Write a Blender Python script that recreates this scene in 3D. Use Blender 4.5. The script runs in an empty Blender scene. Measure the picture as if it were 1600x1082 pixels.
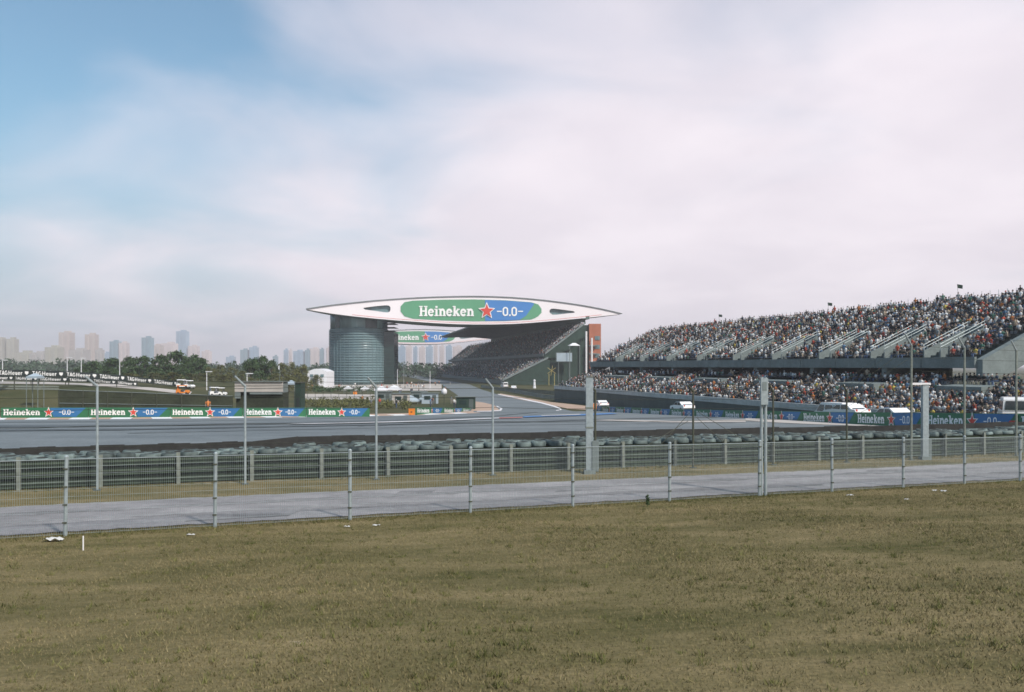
import bpy, math, random
import numpy as np
from mathutils import Vector, Matrix, geometry
R = math.radians
ORD = ['first', 'second', 'third', 'fourth', 'fifth', 'sixth', 'seventh', 'eighth', 'ninth', 'tenth', 'eleventh', 'twelfth', 'thirteenth', 'fourteenth', 'fifteenth', 'sixteenth', 'seventeenth', 'eighteenth', 'nineteenth', 'twentieth']
random.seed(7); rng = np.random.default_rng(7)
sc = bpy.context.scene
col = sc.collection

# ------------------------------------------------------------------ camera, sky, sun, exposure
F, HOR, CZ = 1378.0, 572.0, 4.3           # focal length in photo pixels, horizon row, eye height
cam = bpy.data.cameras.new('camera'); co = bpy.data.objects.new('camera', cam); col.objects.link(co)
co.location = (0, 0, CZ); co.rotation_euler = (R(90), 0, 0)
cam.sensor_width = 36; cam.lens = 36 * F / 1600; cam.shift_y = (HOR - 541) / 1600
cam.clip_start = .1; cam.clip_end = 30000
sc.camera = co

SUN_EL, SUN_AZ = 44.0, 140.0             # azimuth clockwise from +Y (view direction)
sd = Vector((math.sin(R(SUN_AZ)) * math.cos(R(SUN_EL)), math.cos(R(SUN_AZ)) * math.cos(R(SUN_EL)), math.sin(R(SUN_EL))))
sl = bpy.data.lights.new('sun', 'SUN'); so = bpy.data.objects.new('sun', sl); col.objects.link(so)
sl.energy = 3.6; sl.angle = R(5); sl.color = (1, .94, .86)
so.rotation_euler = sd.to_track_quat('Z', 'Y').to_euler(); so.location = (0, 0, 60)

w = bpy.data.worlds.new('World'); sc.world = w; w.use_nodes = True
nt = w.node_tree; N = nt.nodes; L = nt.links
bg = N['Background']; bg.inputs[1].default_value = .15
sky = N.new('ShaderNodeTexSky'); sky.sky_type = 'NISHITA'; sky.sun_disc = False
sky.sun_elevation = R(SUN_EL); sky.sun_rotation = R(SUN_AZ); sky.air_density = 1.25; sky.dust_density = .8; sky.ozone_density = 2.2
tc = N.new('ShaderNodeTexCoord')
sep = N.new('ShaderNodeSeparateXYZ'); L.new(tc.outputs['Generated'], sep.inputs[0])
def wm(op, a, b=None, c=None):
    n = N.new('ShaderNodeMath'); n.operation = op
    for i, v in enumerate((a, b, c)):
        if v is None: continue
        if isinstance(v, (int, float)): n.inputs[i].default_value = v
        else: L.new(v, n.inputs[i])
    return n.outputs[0]
zz = wm('ADD', wm('MAXIMUM', sep.outputs[2], 0), .22)
cmb = N.new('ShaderNodeCombineXYZ')
L.new(wm('DIVIDE', sep.outputs[0], zz), cmb.inputs[0]); L.new(wm('DIVIDE', sep.outputs[1], zz), cmb.inputs[1])
n1 = N.new('ShaderNodeTexNoise'); n1.inputs['Scale'].default_value = 1.3; n1.inputs['Detail'].default_value = 5; n1.inputs['Roughness'].default_value = .45
n1.inputs['Distortion'].default_value = .5
L.new(cmb.outputs[0], n1.inputs['Vector'])
# cloud bank: thicker to the right and low down, thinning to open blue at upper left
bank = wm('ADD', wm('MULTIPLY', wm('MINIMUM', sep.outputs[0], .12), 1.05), wm('MULTIPLY', sep.outputs[2], -1.05))
cover = wm('ADD', wm('ADD', wm('MULTIPLY', n1.outputs[0], 1.15), bank), .36)
mr = N.new('ShaderNodeMapRange'); mr.interpolation_type = 'SMOOTHSTEP'
L.new(cover, mr.inputs[0]); mr.inputs[1].default_value = .15; mr.inputs[2].default_value = .82; mr.inputs[3].default_value = 0.06; mr.inputs[4].default_value = .97
n2 = N.new('ShaderNodeTexNoise'); n2.inputs['Scale'].default_value = 2.1; n2.inputs['Detail'].default_value = 6; n2.inputs['Distortion'].default_value = .3
L.new(cmb.outputs[0], n2.inputs['Vector'])
cr = N.new('ShaderNodeValToRGB'); L.new(n2.outputs[0], cr.inputs[0])
cr.color_ramp.elements[0].position = .36; cr.color_ramp.elements[0].color = (5.15, 4.75, 5.15, 1)
cr.color_ramp.elements[1].position = .62; cr.color_ramp.elements[1].color = (5.75, 5.3, 5.65, 1)
mx = N.new('ShaderNodeMix'); mx.data_type = 'RGBA'
hzm = N.new('ShaderNodeMix'); hzm.data_type = 'RGBA'; hzm.inputs[7].default_value = (2.35, 2.75, 3.6, 1)
hr_ = N.new('ShaderNodeMapRange'); hr_.interpolation_type = 'SMOOTHSTEP'; L.new(sep.outputs[2], hr_.inputs[0])
hr_.inputs[1].default_value = 0; hr_.inputs[2].default_value = .30; hr_.inputs[3].default_value = .85; hr_.inputs[4].default_value = 0
skm = N.new('ShaderNodeMix'); skm.data_type = 'RGBA'; skm.blend_type = 'MULTIPLY'; skm.inputs[0].default_value = 1; skm.inputs[7].default_value = (.50, .70, .72, 1)
L.new(sky.outputs[0], skm.inputs[6])
L.new(hr_.outputs[0], hzm.inputs[0]); L.new(skm.outputs[2], hzm.inputs[6])
L.new(mr.outputs[0], mx.inputs[0]); L.new(hzm.outputs[2], mx.inputs[6]); L.new(cr.outputs[0], mx.inputs[7])
L.new(mx.outputs[2], bg.inputs[0])

sc.view_settings.view_transform = 'Standard'; sc.view_settings.look = 'None'
sc.view_settings.gamma = 1; sc.view_settings.use_curve_mapping = False
sc.view_settings.exposure = 0.22
sc.cycles.filter_width = 1.6
sc.cycles.max_bounces = 5; sc.cycles.volume_bounces = 0; sc.cycles.transparent_max_bounces = 8

# ------------------------------------------------------------------ materials
MATS = {}
def mat(name, c, rough=.75, var=.12, scale=2.0, bump=0.0, metal=0.0, c2=None, coord='Object', spec=.4, detail=6, stretch=None, grain=None):
    m = bpy.data.materials.new(name); m.use_nodes = True
    t = m.node_tree; b = t.nodes['Principled BSDF']
    b.inputs['Roughness'].default_value = rough; b.inputs['Metallic'].default_value = metal
    b.inputs['Specular IOR Level'].default_value = spec
    tcn = t.nodes.new('ShaderNodeTexCoord'); nz = t.nodes.new('ShaderNodeTexNoise')
    vec = tcn.outputs[coord]
    if stretch:
        mp = t.nodes.new('ShaderNodeMapping'); mp.inputs['Scale'].default_value = stretch
        t.links.new(vec, mp.inputs[0]); vec = mp.outputs[0]
    nz.inputs['Scale'].default_value = scale; nz.inputs['Detail'].default_value = detail; nz.inputs['Roughness'].default_value = .62
    t.links.new(vec, nz.inputs['Vector'])
    r = t.nodes.new('ShaderNodeValToRGB'); t.links.new(nz.outputs[0], r.inputs[0])
    r.color_ramp.elements[0].position = .3; r.color_ramp.elements[1].position = .7
    a = [max(0, x * (1 - var)) for x in c]; e = [min(1, x * (1 + var)) for x in (c2 or c)]
    r.color_ramp.elements[0].color = (*a, 1); r.color_ramp.elements[1].color = (*e, 1)
    out = r.outputs[0]
    if grain:
        for gs, ga in grain:
            n_ = t.nodes.new('ShaderNodeTexNoise'); n_.inputs['Scale'].default_value = gs; n_.inputs['Detail'].default_value = 5; n_.inputs['Roughness'].default_value = .7
            t.links.new(tcn.outputs[coord], n_.inputs['Vector'])
            q = t.nodes.new('ShaderNodeMapRange'); q.inputs[1].default_value = .28; q.inputs[2].default_value = .72; q.inputs[3].default_value = 1 - ga; q.inputs[4].default_value = 1 + ga
            t.links.new(n_.outputs[0], q.inputs[0])
            hv = t.nodes.new('ShaderNodeHueSaturation'); t.links.new(q.outputs[0], hv.inputs['Value']); t.links.new(out, hv.inputs['Color']); out = hv.outputs[0]
    t.links.new(out, b.inputs['Base Color'])
    if bump:
        bp = t.nodes.new('ShaderNodeBump'); bp.inputs['Strength'].default_value = bump; bp.inputs['Distance'].default_value = .05
        t.links.new(nz.outputs[0], bp.inputs['Height']); t.links.new(bp.outputs[0], b.inputs['Normal'])
    MATS[name] = m
    return m
def attr_mat(name, rough=.85, attr='Col'):
    m = bpy.data.materials.new(name); m.use_nodes = True; t = m.node_tree; b = t.nodes['Principled BSDF']
    a = t.nodes.new('ShaderNodeVertexColor'); a.layer_name = attr
    nz = t.nodes.new('ShaderNodeTexNoise'); nz.inputs['Scale'].default_value = 9
    hs = t.nodes.new('ShaderNodeHueSaturation')
    mp = t.nodes.new('ShaderNodeMapRange'); mp.inputs[3].default_value = .75; mp.inputs[4].default_value = 1.25
    t.links.new(nz.outputs[0], mp.inputs[0]); t.links.new(mp.outputs[0], hs.inputs['Value'])
    t.links.new(a.outputs[0], hs.inputs['Color']); t.links.new(hs.outputs[0], b.inputs['Base Color'])
    b.inputs['Roughness'].default_value = rough; b.inputs['Specular IOR Level'].default_value = .25
    MATS[name] = m; return m

mat('asphalt', (.125, .150, .160), .8, .16, .12, .15, c2=(.165, .185, .19), stretch=(.35, 1.6, 1), grain=((.5, .14), (6, .2)))
mat('road', (.225, .215, .218), .88, .2, .35, .25, c2=(.30, .285, .285), stretch=(.5, 1.5, 1), grain=((2.2, .16), (28, .3)))
mat('verge', (.44, .31, .23), .9, .12, .4)
mat('pale_concrete', (.46, .42, .38), .85, .12, .5)
mat('concrete', (.165, .195, .19), .85, .14, .6, .1, grain=((.25, .15), (4, .12)))
mat('dark_concrete', (.085, .105, .10), .88, .15, .5)
mat('white_paint', (.74, .72, .72), .55, .06, .8)
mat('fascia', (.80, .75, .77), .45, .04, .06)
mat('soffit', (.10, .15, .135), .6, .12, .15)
mat('red_paint', (.52, .07, .05), .55, .1, 1)
mat('blue_paint', (.06, .19, .42), .6, .1, 1)
mat('ad_green', (.028, .15, .07), .5, .08, .5)
mat('sign_green', (.10, .30, .17), .5, .06, .1)
mat('ad_blue', (.03, .145, .33), .5, .08, .5)
mat('sign_blue', (.05, .20, .50), .5, .06, .1)
mat('ad_white', (.82, .82, .80), .5, .03, .5)
mat('ad_red', (.60, .06, .04), .5, .06, .5)
mat('ad_black', (.02, .03, .03), .6, .2, .5)
mat('galvanised', (.33, .38, .39), .5, .18, 7, .05, metal=.35)
mat('weathered_steel', (.20, .22, .19), .6, .25, 5, .1, metal=.25)
mat('post_dark', (.065, .07, .048), .65, .25, 6, .1, metal=.1)
mat('rail_steel', (.068, .092, .062), .6, .35, 1.2, .0, metal=.25, grain=((9, .2),))
mat('rubber', (.030, .030, .028), .85, .3, 3, .2)
mat('tyre_top', (.075, .105, .10), .75, .55, 1.7, .3, c2=(.145, .185, .175))  # paler tyre tops: dust and reflected sky put into the colour
mat('glass', (.12, .20, .215), .34, .5, .16, spec=.9, stretch=(1.6, 1.6, .12))  # upright streaks in the colour imitate highlights on the tower glass
mat('glass_dark', (.015, .035, .033), .2, .3, .3, spec=.6)
mat('louver', (.17, .25, .265), .5, .12, .3, metal=.2)
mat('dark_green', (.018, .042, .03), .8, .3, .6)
mat('screen_cloth', (.030, .036, .020), .9, .4, .35, grain=((3, .3),))
mat('wall_light', (.40, .43, .43), .8, .12, .5, grain=((2, .15),))
mat('orange_cladding', (.40, .14, .08), .7, .12, .3)
mat('orange', (.75, .22, .02), .55, .08, .6)
mat('yellow', (.45, .36, .12), .55, .08, .6)
mat('car_white', (.80, .80, .80), .3, .03, 1)
mat('car_dark', (.03, .04, .05), .35, .1, 1)
mat('car_glass', (.02, .03, .035), .1, .1, 1, spec=.8)
mat('bark', (.10, .075, .05), .9, .3, 4, .3)
mat('leaf_dark', (.028, .060, .022), .8, .45, .7, c2=(.05, .09, .03))
mat('leaf_olive', (.075, .090, .028), .8, .4, .7, c2=(.12, .12, .04))
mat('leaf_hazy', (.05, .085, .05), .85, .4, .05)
mat('tent', (.70, .70, .72), .6, .05, .5)
mat('tent_blue', (.36, .43, .48), .6, .08, .5)
mat('litter', (.55, .55, .53), .7, .1, 4)
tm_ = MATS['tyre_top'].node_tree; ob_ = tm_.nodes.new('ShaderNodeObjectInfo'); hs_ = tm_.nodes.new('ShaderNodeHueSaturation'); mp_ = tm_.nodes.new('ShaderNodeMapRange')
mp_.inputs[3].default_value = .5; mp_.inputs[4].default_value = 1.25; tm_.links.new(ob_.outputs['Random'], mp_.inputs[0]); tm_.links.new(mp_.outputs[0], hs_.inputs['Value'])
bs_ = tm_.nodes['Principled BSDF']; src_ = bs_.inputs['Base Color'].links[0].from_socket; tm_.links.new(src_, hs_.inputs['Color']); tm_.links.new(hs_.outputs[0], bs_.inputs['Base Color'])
attr_mat('people'); attr_mat('grass_blades', .9)
BT = []
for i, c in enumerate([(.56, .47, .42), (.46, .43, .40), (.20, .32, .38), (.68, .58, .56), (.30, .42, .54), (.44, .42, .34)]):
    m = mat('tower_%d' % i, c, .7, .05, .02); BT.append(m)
    # storey bands too small to model at this distance
    t = m.node_tree; b = t.nodes['Principled BSDF']; tcn = t.nodes.new('ShaderNodeTexCoord'); mp = t.nodes.new('ShaderNodeMapping')
    br = t.nodes.new('ShaderNodeTexBrick'); mp.inputs['Rotation'].default_value = (R(90), 0, 0)
    t.links.new(tcn.outputs['Object'], mp.inputs[0]); t.links.new(mp.outputs[0], br.inputs[0])
    br.inputs['Scale'].default_value = .16; br.inputs['Mortar Size'].default_value = .05; br.offset = 0
    br.inputs['Color1'].default_value = (*[x * .55 for x in c], 1); br.inputs['Color2'].default_value = (*[x * .75 for x in c], 1); br.inputs['Mortar'].default_value = (*c, 1)
    t.links.new(br.outputs[0], b.inputs['Base Color'])

# ground: dry straw-olive turf near the spectator bank, greener turf in the infield
g = bpy.data.materials.new('turf'); g.use_nodes = True; t = g.node_tree; b = t.nodes['Principled BSDF']
tcn = t.nodes.new('ShaderNodeTexCoord')
def gnoise(s, d, r=.6, st=None):
    n = t.nodes.new('ShaderNodeTexNoise'); n.inputs['Scale'].default_value = s; n.inputs['Detail'].default_value = d; n.inputs['Roughness'].default_value = r
    if st:
        mp = t.nodes.new('ShaderNodeMapping'); mp.inputs['Scale'].default_value = st; mp.inputs['Rotation'].default_value = (0, 0, R(-14))
        t.links.new(tcn.outputs['Object'], mp.inputs[0]); t.links.new(mp.outputs[0], n.inputs['Vector'])
    else: t.links.new(tcn.outputs['Object'], n.inputs['Vector'])
    return n
na = gnoise(.42, 10, .72, (.55, 1.4, 1)); nb = gnoise(16, 6, .75)
ra = t.nodes.new('ShaderNodeValToRGB'); t.links.new(na.outputs[0], ra.inputs[0])
ra.color_ramp.elements[0].position = .34; ra.color_ramp.elements[0].color = (.082, .082, .026, 1)
em = ra.color_ramp.elements.new(.5); em.color = (.15, .125, .055, 1)
ra.color_ramp.elements[1].position = .66; ra.color_ramp.elements[1].color = (.28, .225, .12, 1)
rb = t.nodes.new('ShaderNodeValToRGB'); t.links.new(nb.outputs[0], rb.inputs[0])
rb.color_ramp.elements[0].position = .3; rb.color_ramp.elements[0].color = (.6, .6, .56, 1); rb.color_ramp.elements[1].position = .7; rb.color_ramp.elements[1].color = (1.25, 1.2, 1.15, 1)
mu = t.nodes.new('ShaderNodeMix'); mu.data_type = 'RGBA'; mu.blend_type = 'MULTIPLY'; mu.inputs[0].default_value = 1
t.links.new(ra.outputs[0], mu.inputs[6]); t.links.new(rb.outputs[0], mu.inputs[7])
nc = gnoise(.06, 6); rc = t.nodes.new('ShaderNodeValToRGB'); t.links.new(nc.outputs[0], rc.inputs[0])
rc.color_ramp.elements[0].position = .35; rc.color_ramp.elements[0].color = (.042, .052, .02, 1); rc.color_ramp.elements[1].position = .7; rc.color_ramp.elements[1].color = (.10, .09, .042, 1)
sp = t.nodes.new('ShaderNodeSeparateXYZ'); t.links.new(tcn.outputs['Object'], sp.inputs[0])
mg = t.nodes.new('ShaderNodeMapRange'); t.links.new(sp.outputs[1], mg.inputs[0]); mg.inputs[1].default_value = 60; mg.inputs[2].default_value = 85
mo = t.nodes.new('ShaderNodeMix'); mo.data_type = 'RGBA'
t.links.new(mg.outputs[0], mo.inputs[0]); t.links.new(mu.outputs[2], mo.inputs[6]); t.links.new(rc.outputs[0], mo.inputs[7])
t.links.new(mo.outputs[2], b.inputs['Base Color']); b.inputs['Roughness'].default_value = .95; b.inputs['Specular IOR Level'].default_value = .15
bp = t.nodes.new('ShaderNodeBump'); bp.inputs['Strength'].default_value = .6; bp.inputs['Distance'].default_value = .04
t.links.new(nb.outputs[0], bp.inputs['Height']); t.links.new(bp.outputs[0], b.inputs['Normal'])
MATS['turf'] = g

# ------------------------------------------------------------------ mesh helpers
class MB:
    def __init__(s): s.v = []; s.f = []; s.m = []
    def add(s, vs, fs, mi=0):
        o = len(s.v); s.v += [tuple(v) for v in vs]; s.f += [tuple(i + o for i in f) for f in fs]; s.m += [mi] * len(fs); return s
    def quad(s, a, b, c, d, mi=0): return s.add([a, b, c, d], [(0, 1, 2, 3)], mi)
    def hexa(s, bot, top, mi=0):
        n = len(bot)
        fs = [tuple(range(n - 1, -1, -1)), tuple(range(n, 2 * n))] + [(i, (i + 1) % n, n + (i + 1) % n, n + i) for i in range(n)]
        return s.add(list(bot) + list(top), fs, mi)
    def box(s, c, sz, mi=0, rz=0, ax=None):
        c = Vector(c); x, y, z = [k / 2 for k in sz]
        M = Matrix.Rotation(rz, 3, 'Z') if ax is None else ax
        P = lambda a, b_, d: c + M @ Vector((a, b_, d))
        return s.hexa([P(-x, -y, -z), P(x, -y, -z), P(x, y, -z), P(-x, y, -z)], [P(-x, -y, z), P(x, -y, z), P(x, y, z), P(-x, y, z)], mi)
    def tube(s, p0, p1, r0, r1=None, n=6, mi=0):
        p0 = Vector(p0); p1 = Vector(p1); r1 = r0 if r1 is None else r1
        d = (p1 - p0).normalized(); a = d.orthogonal().normalized(); b_ = d.cross(a)
        ring = lambda p, r: [p + (a * math.cos(k * 2 * math.pi / n) + b_ * math.sin(k * 2 * math.pi / n)) * r for k in range(n)]
        return s.hexa(ring(p0, r0), ring(p1, r1), mi)
    def lathe(s, c, prof, n=12, mi=0, caps=True):
        c = Vector(c); vs = []; fs = []
        for r, z in prof:
            for k in range(n): vs.append(c + Vector((r * math.cos(2 * math.pi * k / n), r * math.sin(2 * math.pi * k / n), z)))
        for j in range(len(prof) - 1):
            for k in range(n):
                k2 = (k + 1) % n; fs.append((j * n + k, j * n + k2, (j + 1) * n + k2, (j + 1) * n + k))
        if caps:
            fs.append(tuple(range(n - 1, -1, -1))); q = (len(prof) - 1) * n; fs.append(tuple(range(q, q + n)))
        return s.add(vs, fs, mi)
    def build(s, name, mats, parent=None, smooth=False, loc=None):
        me = bpy.data.meshes.new(name)
        off = Vector(loc) if loc is not None else Vector((0, 0, 0))
        if parent is not None and loc is None:
            q = parent
            while q is not None: off = off + Vector(q.location); q = q.parent
        me.from_pydata([(v[0] - off.x, v[1] - off.y, v[2] - off.z) for v in s.v], [], s.f)
        if not isinstance(mats, (list, tuple)): mats = [mats]
        for m in mats: me.materials.append(MATS[m] if isinstance(m, str) else m)
        if len(mats) > 1: me.polygons.foreach_set('material_index', s.m)
        if smooth: me.polygons.foreach_set('use_smooth', [True] * len(me.polygons))
        me.update()
        o = bpy.data.objects.new(name, me); col.objects.link(o)
        if parent is not None: o.parent = parent
        if loc is not None: o.location = off
        return o
def tag(o, label=None, cat=None, group=None, kind=None):
    if label: o['label'] = label
    if cat: o['category'] = cat
    if group: o['group'] = group
    if kind: o['kind'] = kind
    return o
def empty(name, loc, label=None, cat=None, group=None, rz=0):
    o = bpy.data.objects.new(name, None); o.location = loc; o.rotation_euler = (0, 0, rz); col.objects.link(o)
    return tag(o, label, cat, group)
def copy_tree(o, parent=None):
    c = o.copy(); col.objects.link(c)
    if parent is not None: c.parent = parent
    for ch in [k for k in bpy.data.objects if k.parent == o]: copy_tree(ch, c)
    return c
def np_mesh(name, v, f, mat_name, colors=None):
    """v (n,3), f (m,k) constant-size faces, colors (m,3) one per face"""
    me = bpy.data.meshes.new(name); m, k = f.shape
    me.vertices.add(len(v)); me.vertices.foreach_set('co', v.astype(np.float32).ravel())
    me.loops.add(m * k); me.loops.foreach_set('vertex_index', f.astype(np.int32).ravel())
    me.polygons.add(m); me.polygons.foreach_set('loop_start', np.arange(0, m * k, k, dtype=np.int32))
    me.update(calc_edges=True)
    me.materials.append(MATS[mat_name])
    if colors is not None:
        a = me.color_attributes.new('Col', 'FLOAT_COLOR', 'CORNER')
        c = np.ones((m * k, 4), np.float32); c[:, :3] = np.repeat(colors, k, axis=0); a.data.foreach_set('color', c.ravel())
    return me
def link(name, me, parent=None):
    o = bpy.data.objects.new(name, me); col.objects.link(o)
    if parent is not None: o.parent = parent
    return o
def W(x, y, D): return Vector(((x - 800) / F * D, D, CZ - (y - HOR) / F * D))

# ------------------------------------------------------------------ terrain
FY = np.array([-400, 30, 52, 61, 70, 90, 105, 150, 200, 260, 400, 9000.]); FZ = np.array([0, 0, 0, -.05, -.4, -1.05, -1.75, -3.5, -3.95, -4.2, -4.3, -4.3])
_yy = np.arange(-400, 9000, 1.0); _zz = np.interp(_yy, FY, FZ); _k = np.ones(13) / 13
_zz = np.convolve(np.pad(_zz, 6, 'edge'), _k, 'valid')
def sm(a, b, x):
    t_ = np.clip((x - a) / (b - a), 0, 1); return t_ * t_ * (3 - 2 * t_)
def Zg(X, Y):
    X = np.asarray(X, float); Y = np.asarray(Y, float)
    v = (Y - .418 * X) / 1.084
    z = np.interp(Y, _yy, _zz)
    z = z - .008 * np.clip(X + 11, 0, 32) * (1 - sm(50, 64, Y))
    t_ = np.clip(1 - v / 24.3, 0, 1.06)
    z = z + 2.6 * t_ ** 1.12
    z = z + .03 * np.sin(X * .9 + Y * .35) * np.clip(t_ * 6, 0, 1)
    z = z + 4.3 * sm(124, 156, Y) * (1 - sm(240, 330, Y)) * sm(48, 84, -X)
    return z
def zg(X, Y): return float(Zg(X, Y))
def G(x, y, off=0.0):
    """where the line of sight through photo pixel (x, y) meets the ground"""
    u = (x - 800) / F; s = (y - HOR) / F
    D = np.concatenate([np.arange(4, 120, .05), np.arange(120, 1500, .5)])
    h = CZ - s * D - Zg(u * D, D)
    i = np.argmax(h < 0); D0 = D[i] if h.min() < 0 else 1500.
    return Vector((u * D0, D0, zg(u * D0, D0) + off))
xs = np.unique(np.concatenate([np.linspace(-6000, -400, 12), np.arange(-400, -130, 15), np.arange(-130, 90, 1.5), np.arange(90, 300, 15), np.linspace(300, 6000, 12)]))
ys = np.unique(np.concatenate([[-300, -100, -40], np.arange(-20, 70, .8), np.arange(70, 200, 1.5), np.arange(200, 400, 8), np.linspace(400, 6000, 16)]))
XX, YY = np.meshgrid(xs, ys); ZZ = Zg(XX, YY)
nx, ny = len(xs), len(ys); idx = np.arange(nx * ny).reshape(ny, nx)
fq = np.stack([idx[:-1, :-1], idx[:-1, 1:], idx[1:, 1:], idx[1:, :-1]], -1).reshape(-1, 4)
me = np_mesh('ground', np.stack([XX, YY, ZZ], -1).reshape(-1, 3), fq, 'turf')
me.polygons.foreach_set('use_smooth', [True] * len(me.polygons))
tag(link('ground', me), kind='structure')

def drape(name, A, B, matname, off, n=16, m=None, kind='structure', label=None, cat=None, jag=0., step=2.0):
    """sheet between two polylines (equal length), draped over the terrain"""
    A = [Vector(a) for a in A]; B = [Vector(b_) for b_ in B]
    vs = []; fs = []
    seg = []
    for i in range(len(A) - 1):
        k = m or max(1, int(max((A[i + 1] - A[i]).length, (B[i + 1] - B[i]).length) / step))
        k = min(k, 160)
        for j in range(k): seg.append((i, j / k))
    seg.append((len(A) - 2, 1.0))
    for i, f_ in seg:
        a = A[i].lerp(A[i + 1], f_); b_ = B[i].lerp(B[i + 1], f_)
        if jag: a = a + Vector((0, random.uniform(-jag, jag), 0)); b_ = b_ + Vector((0, random.uniform(-jag, jag), 0))
        for q in range(n + 1):
            p = a.lerp(b_, q / n); vs.append((p.x, p.y, zg(p.x, p.y) + off))
    for i in range(len(seg) - 1):
        for q in range(n):
            o = i * (n + 1) + q; fs.append((o, o + 1, o + n + 2, o + n + 1))
    ob = MB().add(vs, fs).build(name, matname, smooth=True)
    return tag(ob, label, cat, kind=kind)
def line_pts(pix, w0, w1=None):
    """painted line along photo pixels; width in metres measured along the view"""
    w1 = w0 if w1 is None else w1; A = []; B = []
    for i, (x, y) in enumerate(pix):
        p = G(x, y); wd = w0 + (w1 - w0) * i / max(1, len(pix) - 1)
        A.append(p - Vector((0, wd / 2, 0))); B.append(p + Vector((0, wd / 2, 0)))
    return A, B

# barrier / guardrail / fence base lines in plan: Y = c + s*X
RAIL = lambda X: Vector((X, 36.7 + .36 * X, zg(X, 36.7 + .36 * X)))
TALL = lambda X: Vector((X, 35.6 + .36 * X, zg(X, 35.6 + .36 * X)))
FENCE = lambda X: Vector((X, 26.75 + .40 * X, zg(X, 26.75 + .40 * X)))

# perimeter road
xsr = np.linspace(-60, 70, 40)
drape('perimeter_road', [(X, 27.35 + .40 * X, 0) for X in xsr], [(X, 32.6 + .388 * X, 0) for X in xsr], 'road', .03, 16, jag=.10, step=.3)
mat('road_worn', (.175, .168, .17), .88, .25, .5, .2, c2=(.25, .24, .24), stretch=(.4, 2, 1), grain=((3, .25), (30, .3)))
for o0, wd_ in ((1.35, .55), (3.35, .6)):
    drape('wheel_track', [(X, 27.35 + o0 + .398 * X, 0) for X in xsr], [(X, 27.35 + o0 + wd_ + .398 * X, 0) for X in xsr], 'road_worn', .036, 3, jag=.12, step=.35)
for px0, ln_, o0, wd_ in ((-9, 2.6, .5, 1.5), (1.5, 1.6, 2.6, 1.2), (8.2, 3.4, .9, .9), (15, 2.2, 3.1, 1.3), (-4, 1.2, 3.6, 1.0)):
    drape('road_patch', [(px0 + ln_ * q / 8, 27.35 + o0 + .398 * (px0 + ln_ * q / 8), 0) for q in range(9)], [(px0 + .15 + ln_ * q / 8, 27.35 + o0 + wd_ + .398 * (px0 + ln_ * q / 8), 0) for q in range(9)], 'road_worn', .040, 4, jag=.04)
# racing surface with its asphalt run-off
far_px = [(-260, 658), (0, 655.5), (200, 654.5), (400, 652.5), (520, 651), (640, 648.5), (745, 645), (800, 643), (880, 643.5), (960, 643), (1060, 646), (1131, 651), (1188, 655), (1256, 661)]
Bp = [G(*p) for p in far_px] + [Vector((33.5, 57.5, 0)), Vector((60, 66, 0)), Vector((110, 84, 0))]
Ax = [-75, -52, -42, -33, -28, -22, -15, -11, -7, -3, 4, 9, 13, 18, 27, 52, 98]
Ap = [Vector((X, 40.2 + .36 * X, 0)) for X in Ax]
drape('race_track', Ap, Bp, 'asphalt', .04, 40)
# start-finish straight running away under the bridge building
sl_px = [(690, 646.5), (716, 640), (735, 632), (722, 624), (712, 616), (700, 608), (690, 601)]
sr_px = [(905, 644.5), (880, 640), (850, 631), (806, 623), (776, 616.5), (752, 609), (733, 601)]
A2 = [G(*p) for p in sl_px]; B2 = [G(*p) for p in sr_px]
ea = Vector((-.174, 1, 0)); A2.append(A2[-1] + ea * 500); B2.append(B2[-1] + ea * 500)
drape('main_straight', A2, B2, 'asphalt', .055, 12)
# sandy verges beside the straight
drape('verge', [G(*p) for p in [(782, 615.5), (815, 621), (860, 629), (920, 635.5), (968, 640)]], [G(*p) for p in [(778, 617.5), (812, 625), (852, 632), (890, 640), (962, 643)]], 'verge', .075, 6)
drape('verge', [G(*p) for p in [(742, 628), (756, 630), (772, 634)]], [G(*p) for p in [(736, 643), (758, 643.5), (781, 642)]], 'verge', .075, 6)
drape('verge', [G(*p) for p in [(-200, 655), (0, 652.8), (200, 651.5), (400, 650), (520, 649), (640, 646.5), (740, 643)]], [G(*p) for p in [(-200, 658), (0, 655.8), (200, 654.8), (400, 652.8), (520, 651.3), (640, 648.8), (740, 645.2)]], 'verge', .06, 3)
drape('verge', [G(*p) for p in [(1165, 655), (1256, 658.5), (1336, 661.5), (1420, 664)]], [G(*p) for p in [(1165, 659), (1256, 664), (1336, 667), (1420, 670)]], 'pale_concrete', .075, 4)
drape('verge', [G(*p) for p in [(930, 656.5), (1050, 659), (1165, 657)]], [G(*p) for p in [(930, 658), (1050, 661.5), (1165, 661)]], 'pale_concrete', .07, 3)
# painted lines
def paint(pix, m_, w0, w1=None, name='painted_line', off=.085):
    A, B = line_pts(pix, w0, w1); drape(name, A, B, m_, off + .04, 4, step=.8)
paint([(452, 665), (520, 664), (600, 662), (680, 659.5), (740, 657), (780, 655.3)], 'white_paint', 1.7, 2.4)
paint([(780, 655.3), (800, 654.8), (816, 654.3)], 'red_paint', 2.4, 2.8)
paint([(818, 653), (850, 652), (880, 651), (906, 650), (960, 647.5)], 'blue_paint', 10, 9, off=.08)
paint([(846, 652), (870, 651.2), (906, 649.8)], 'white_paint', 3.4, 3.4, off=.13)
A, B = [G(*p) for p in [(778, 616.3), (812, 622.5), (848, 630), (868, 635.5), (876, 639), (878, 641.5), (870, 643.2)]], [G(*p) for p in [(778, 617.4), (812, 624), (846, 631.5), (865, 636.8), (873.5, 639.7), (875, 641.3), (868, 642.5)]]
drape('painted_line', A, B, 'white_paint', .095, 2)
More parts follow.
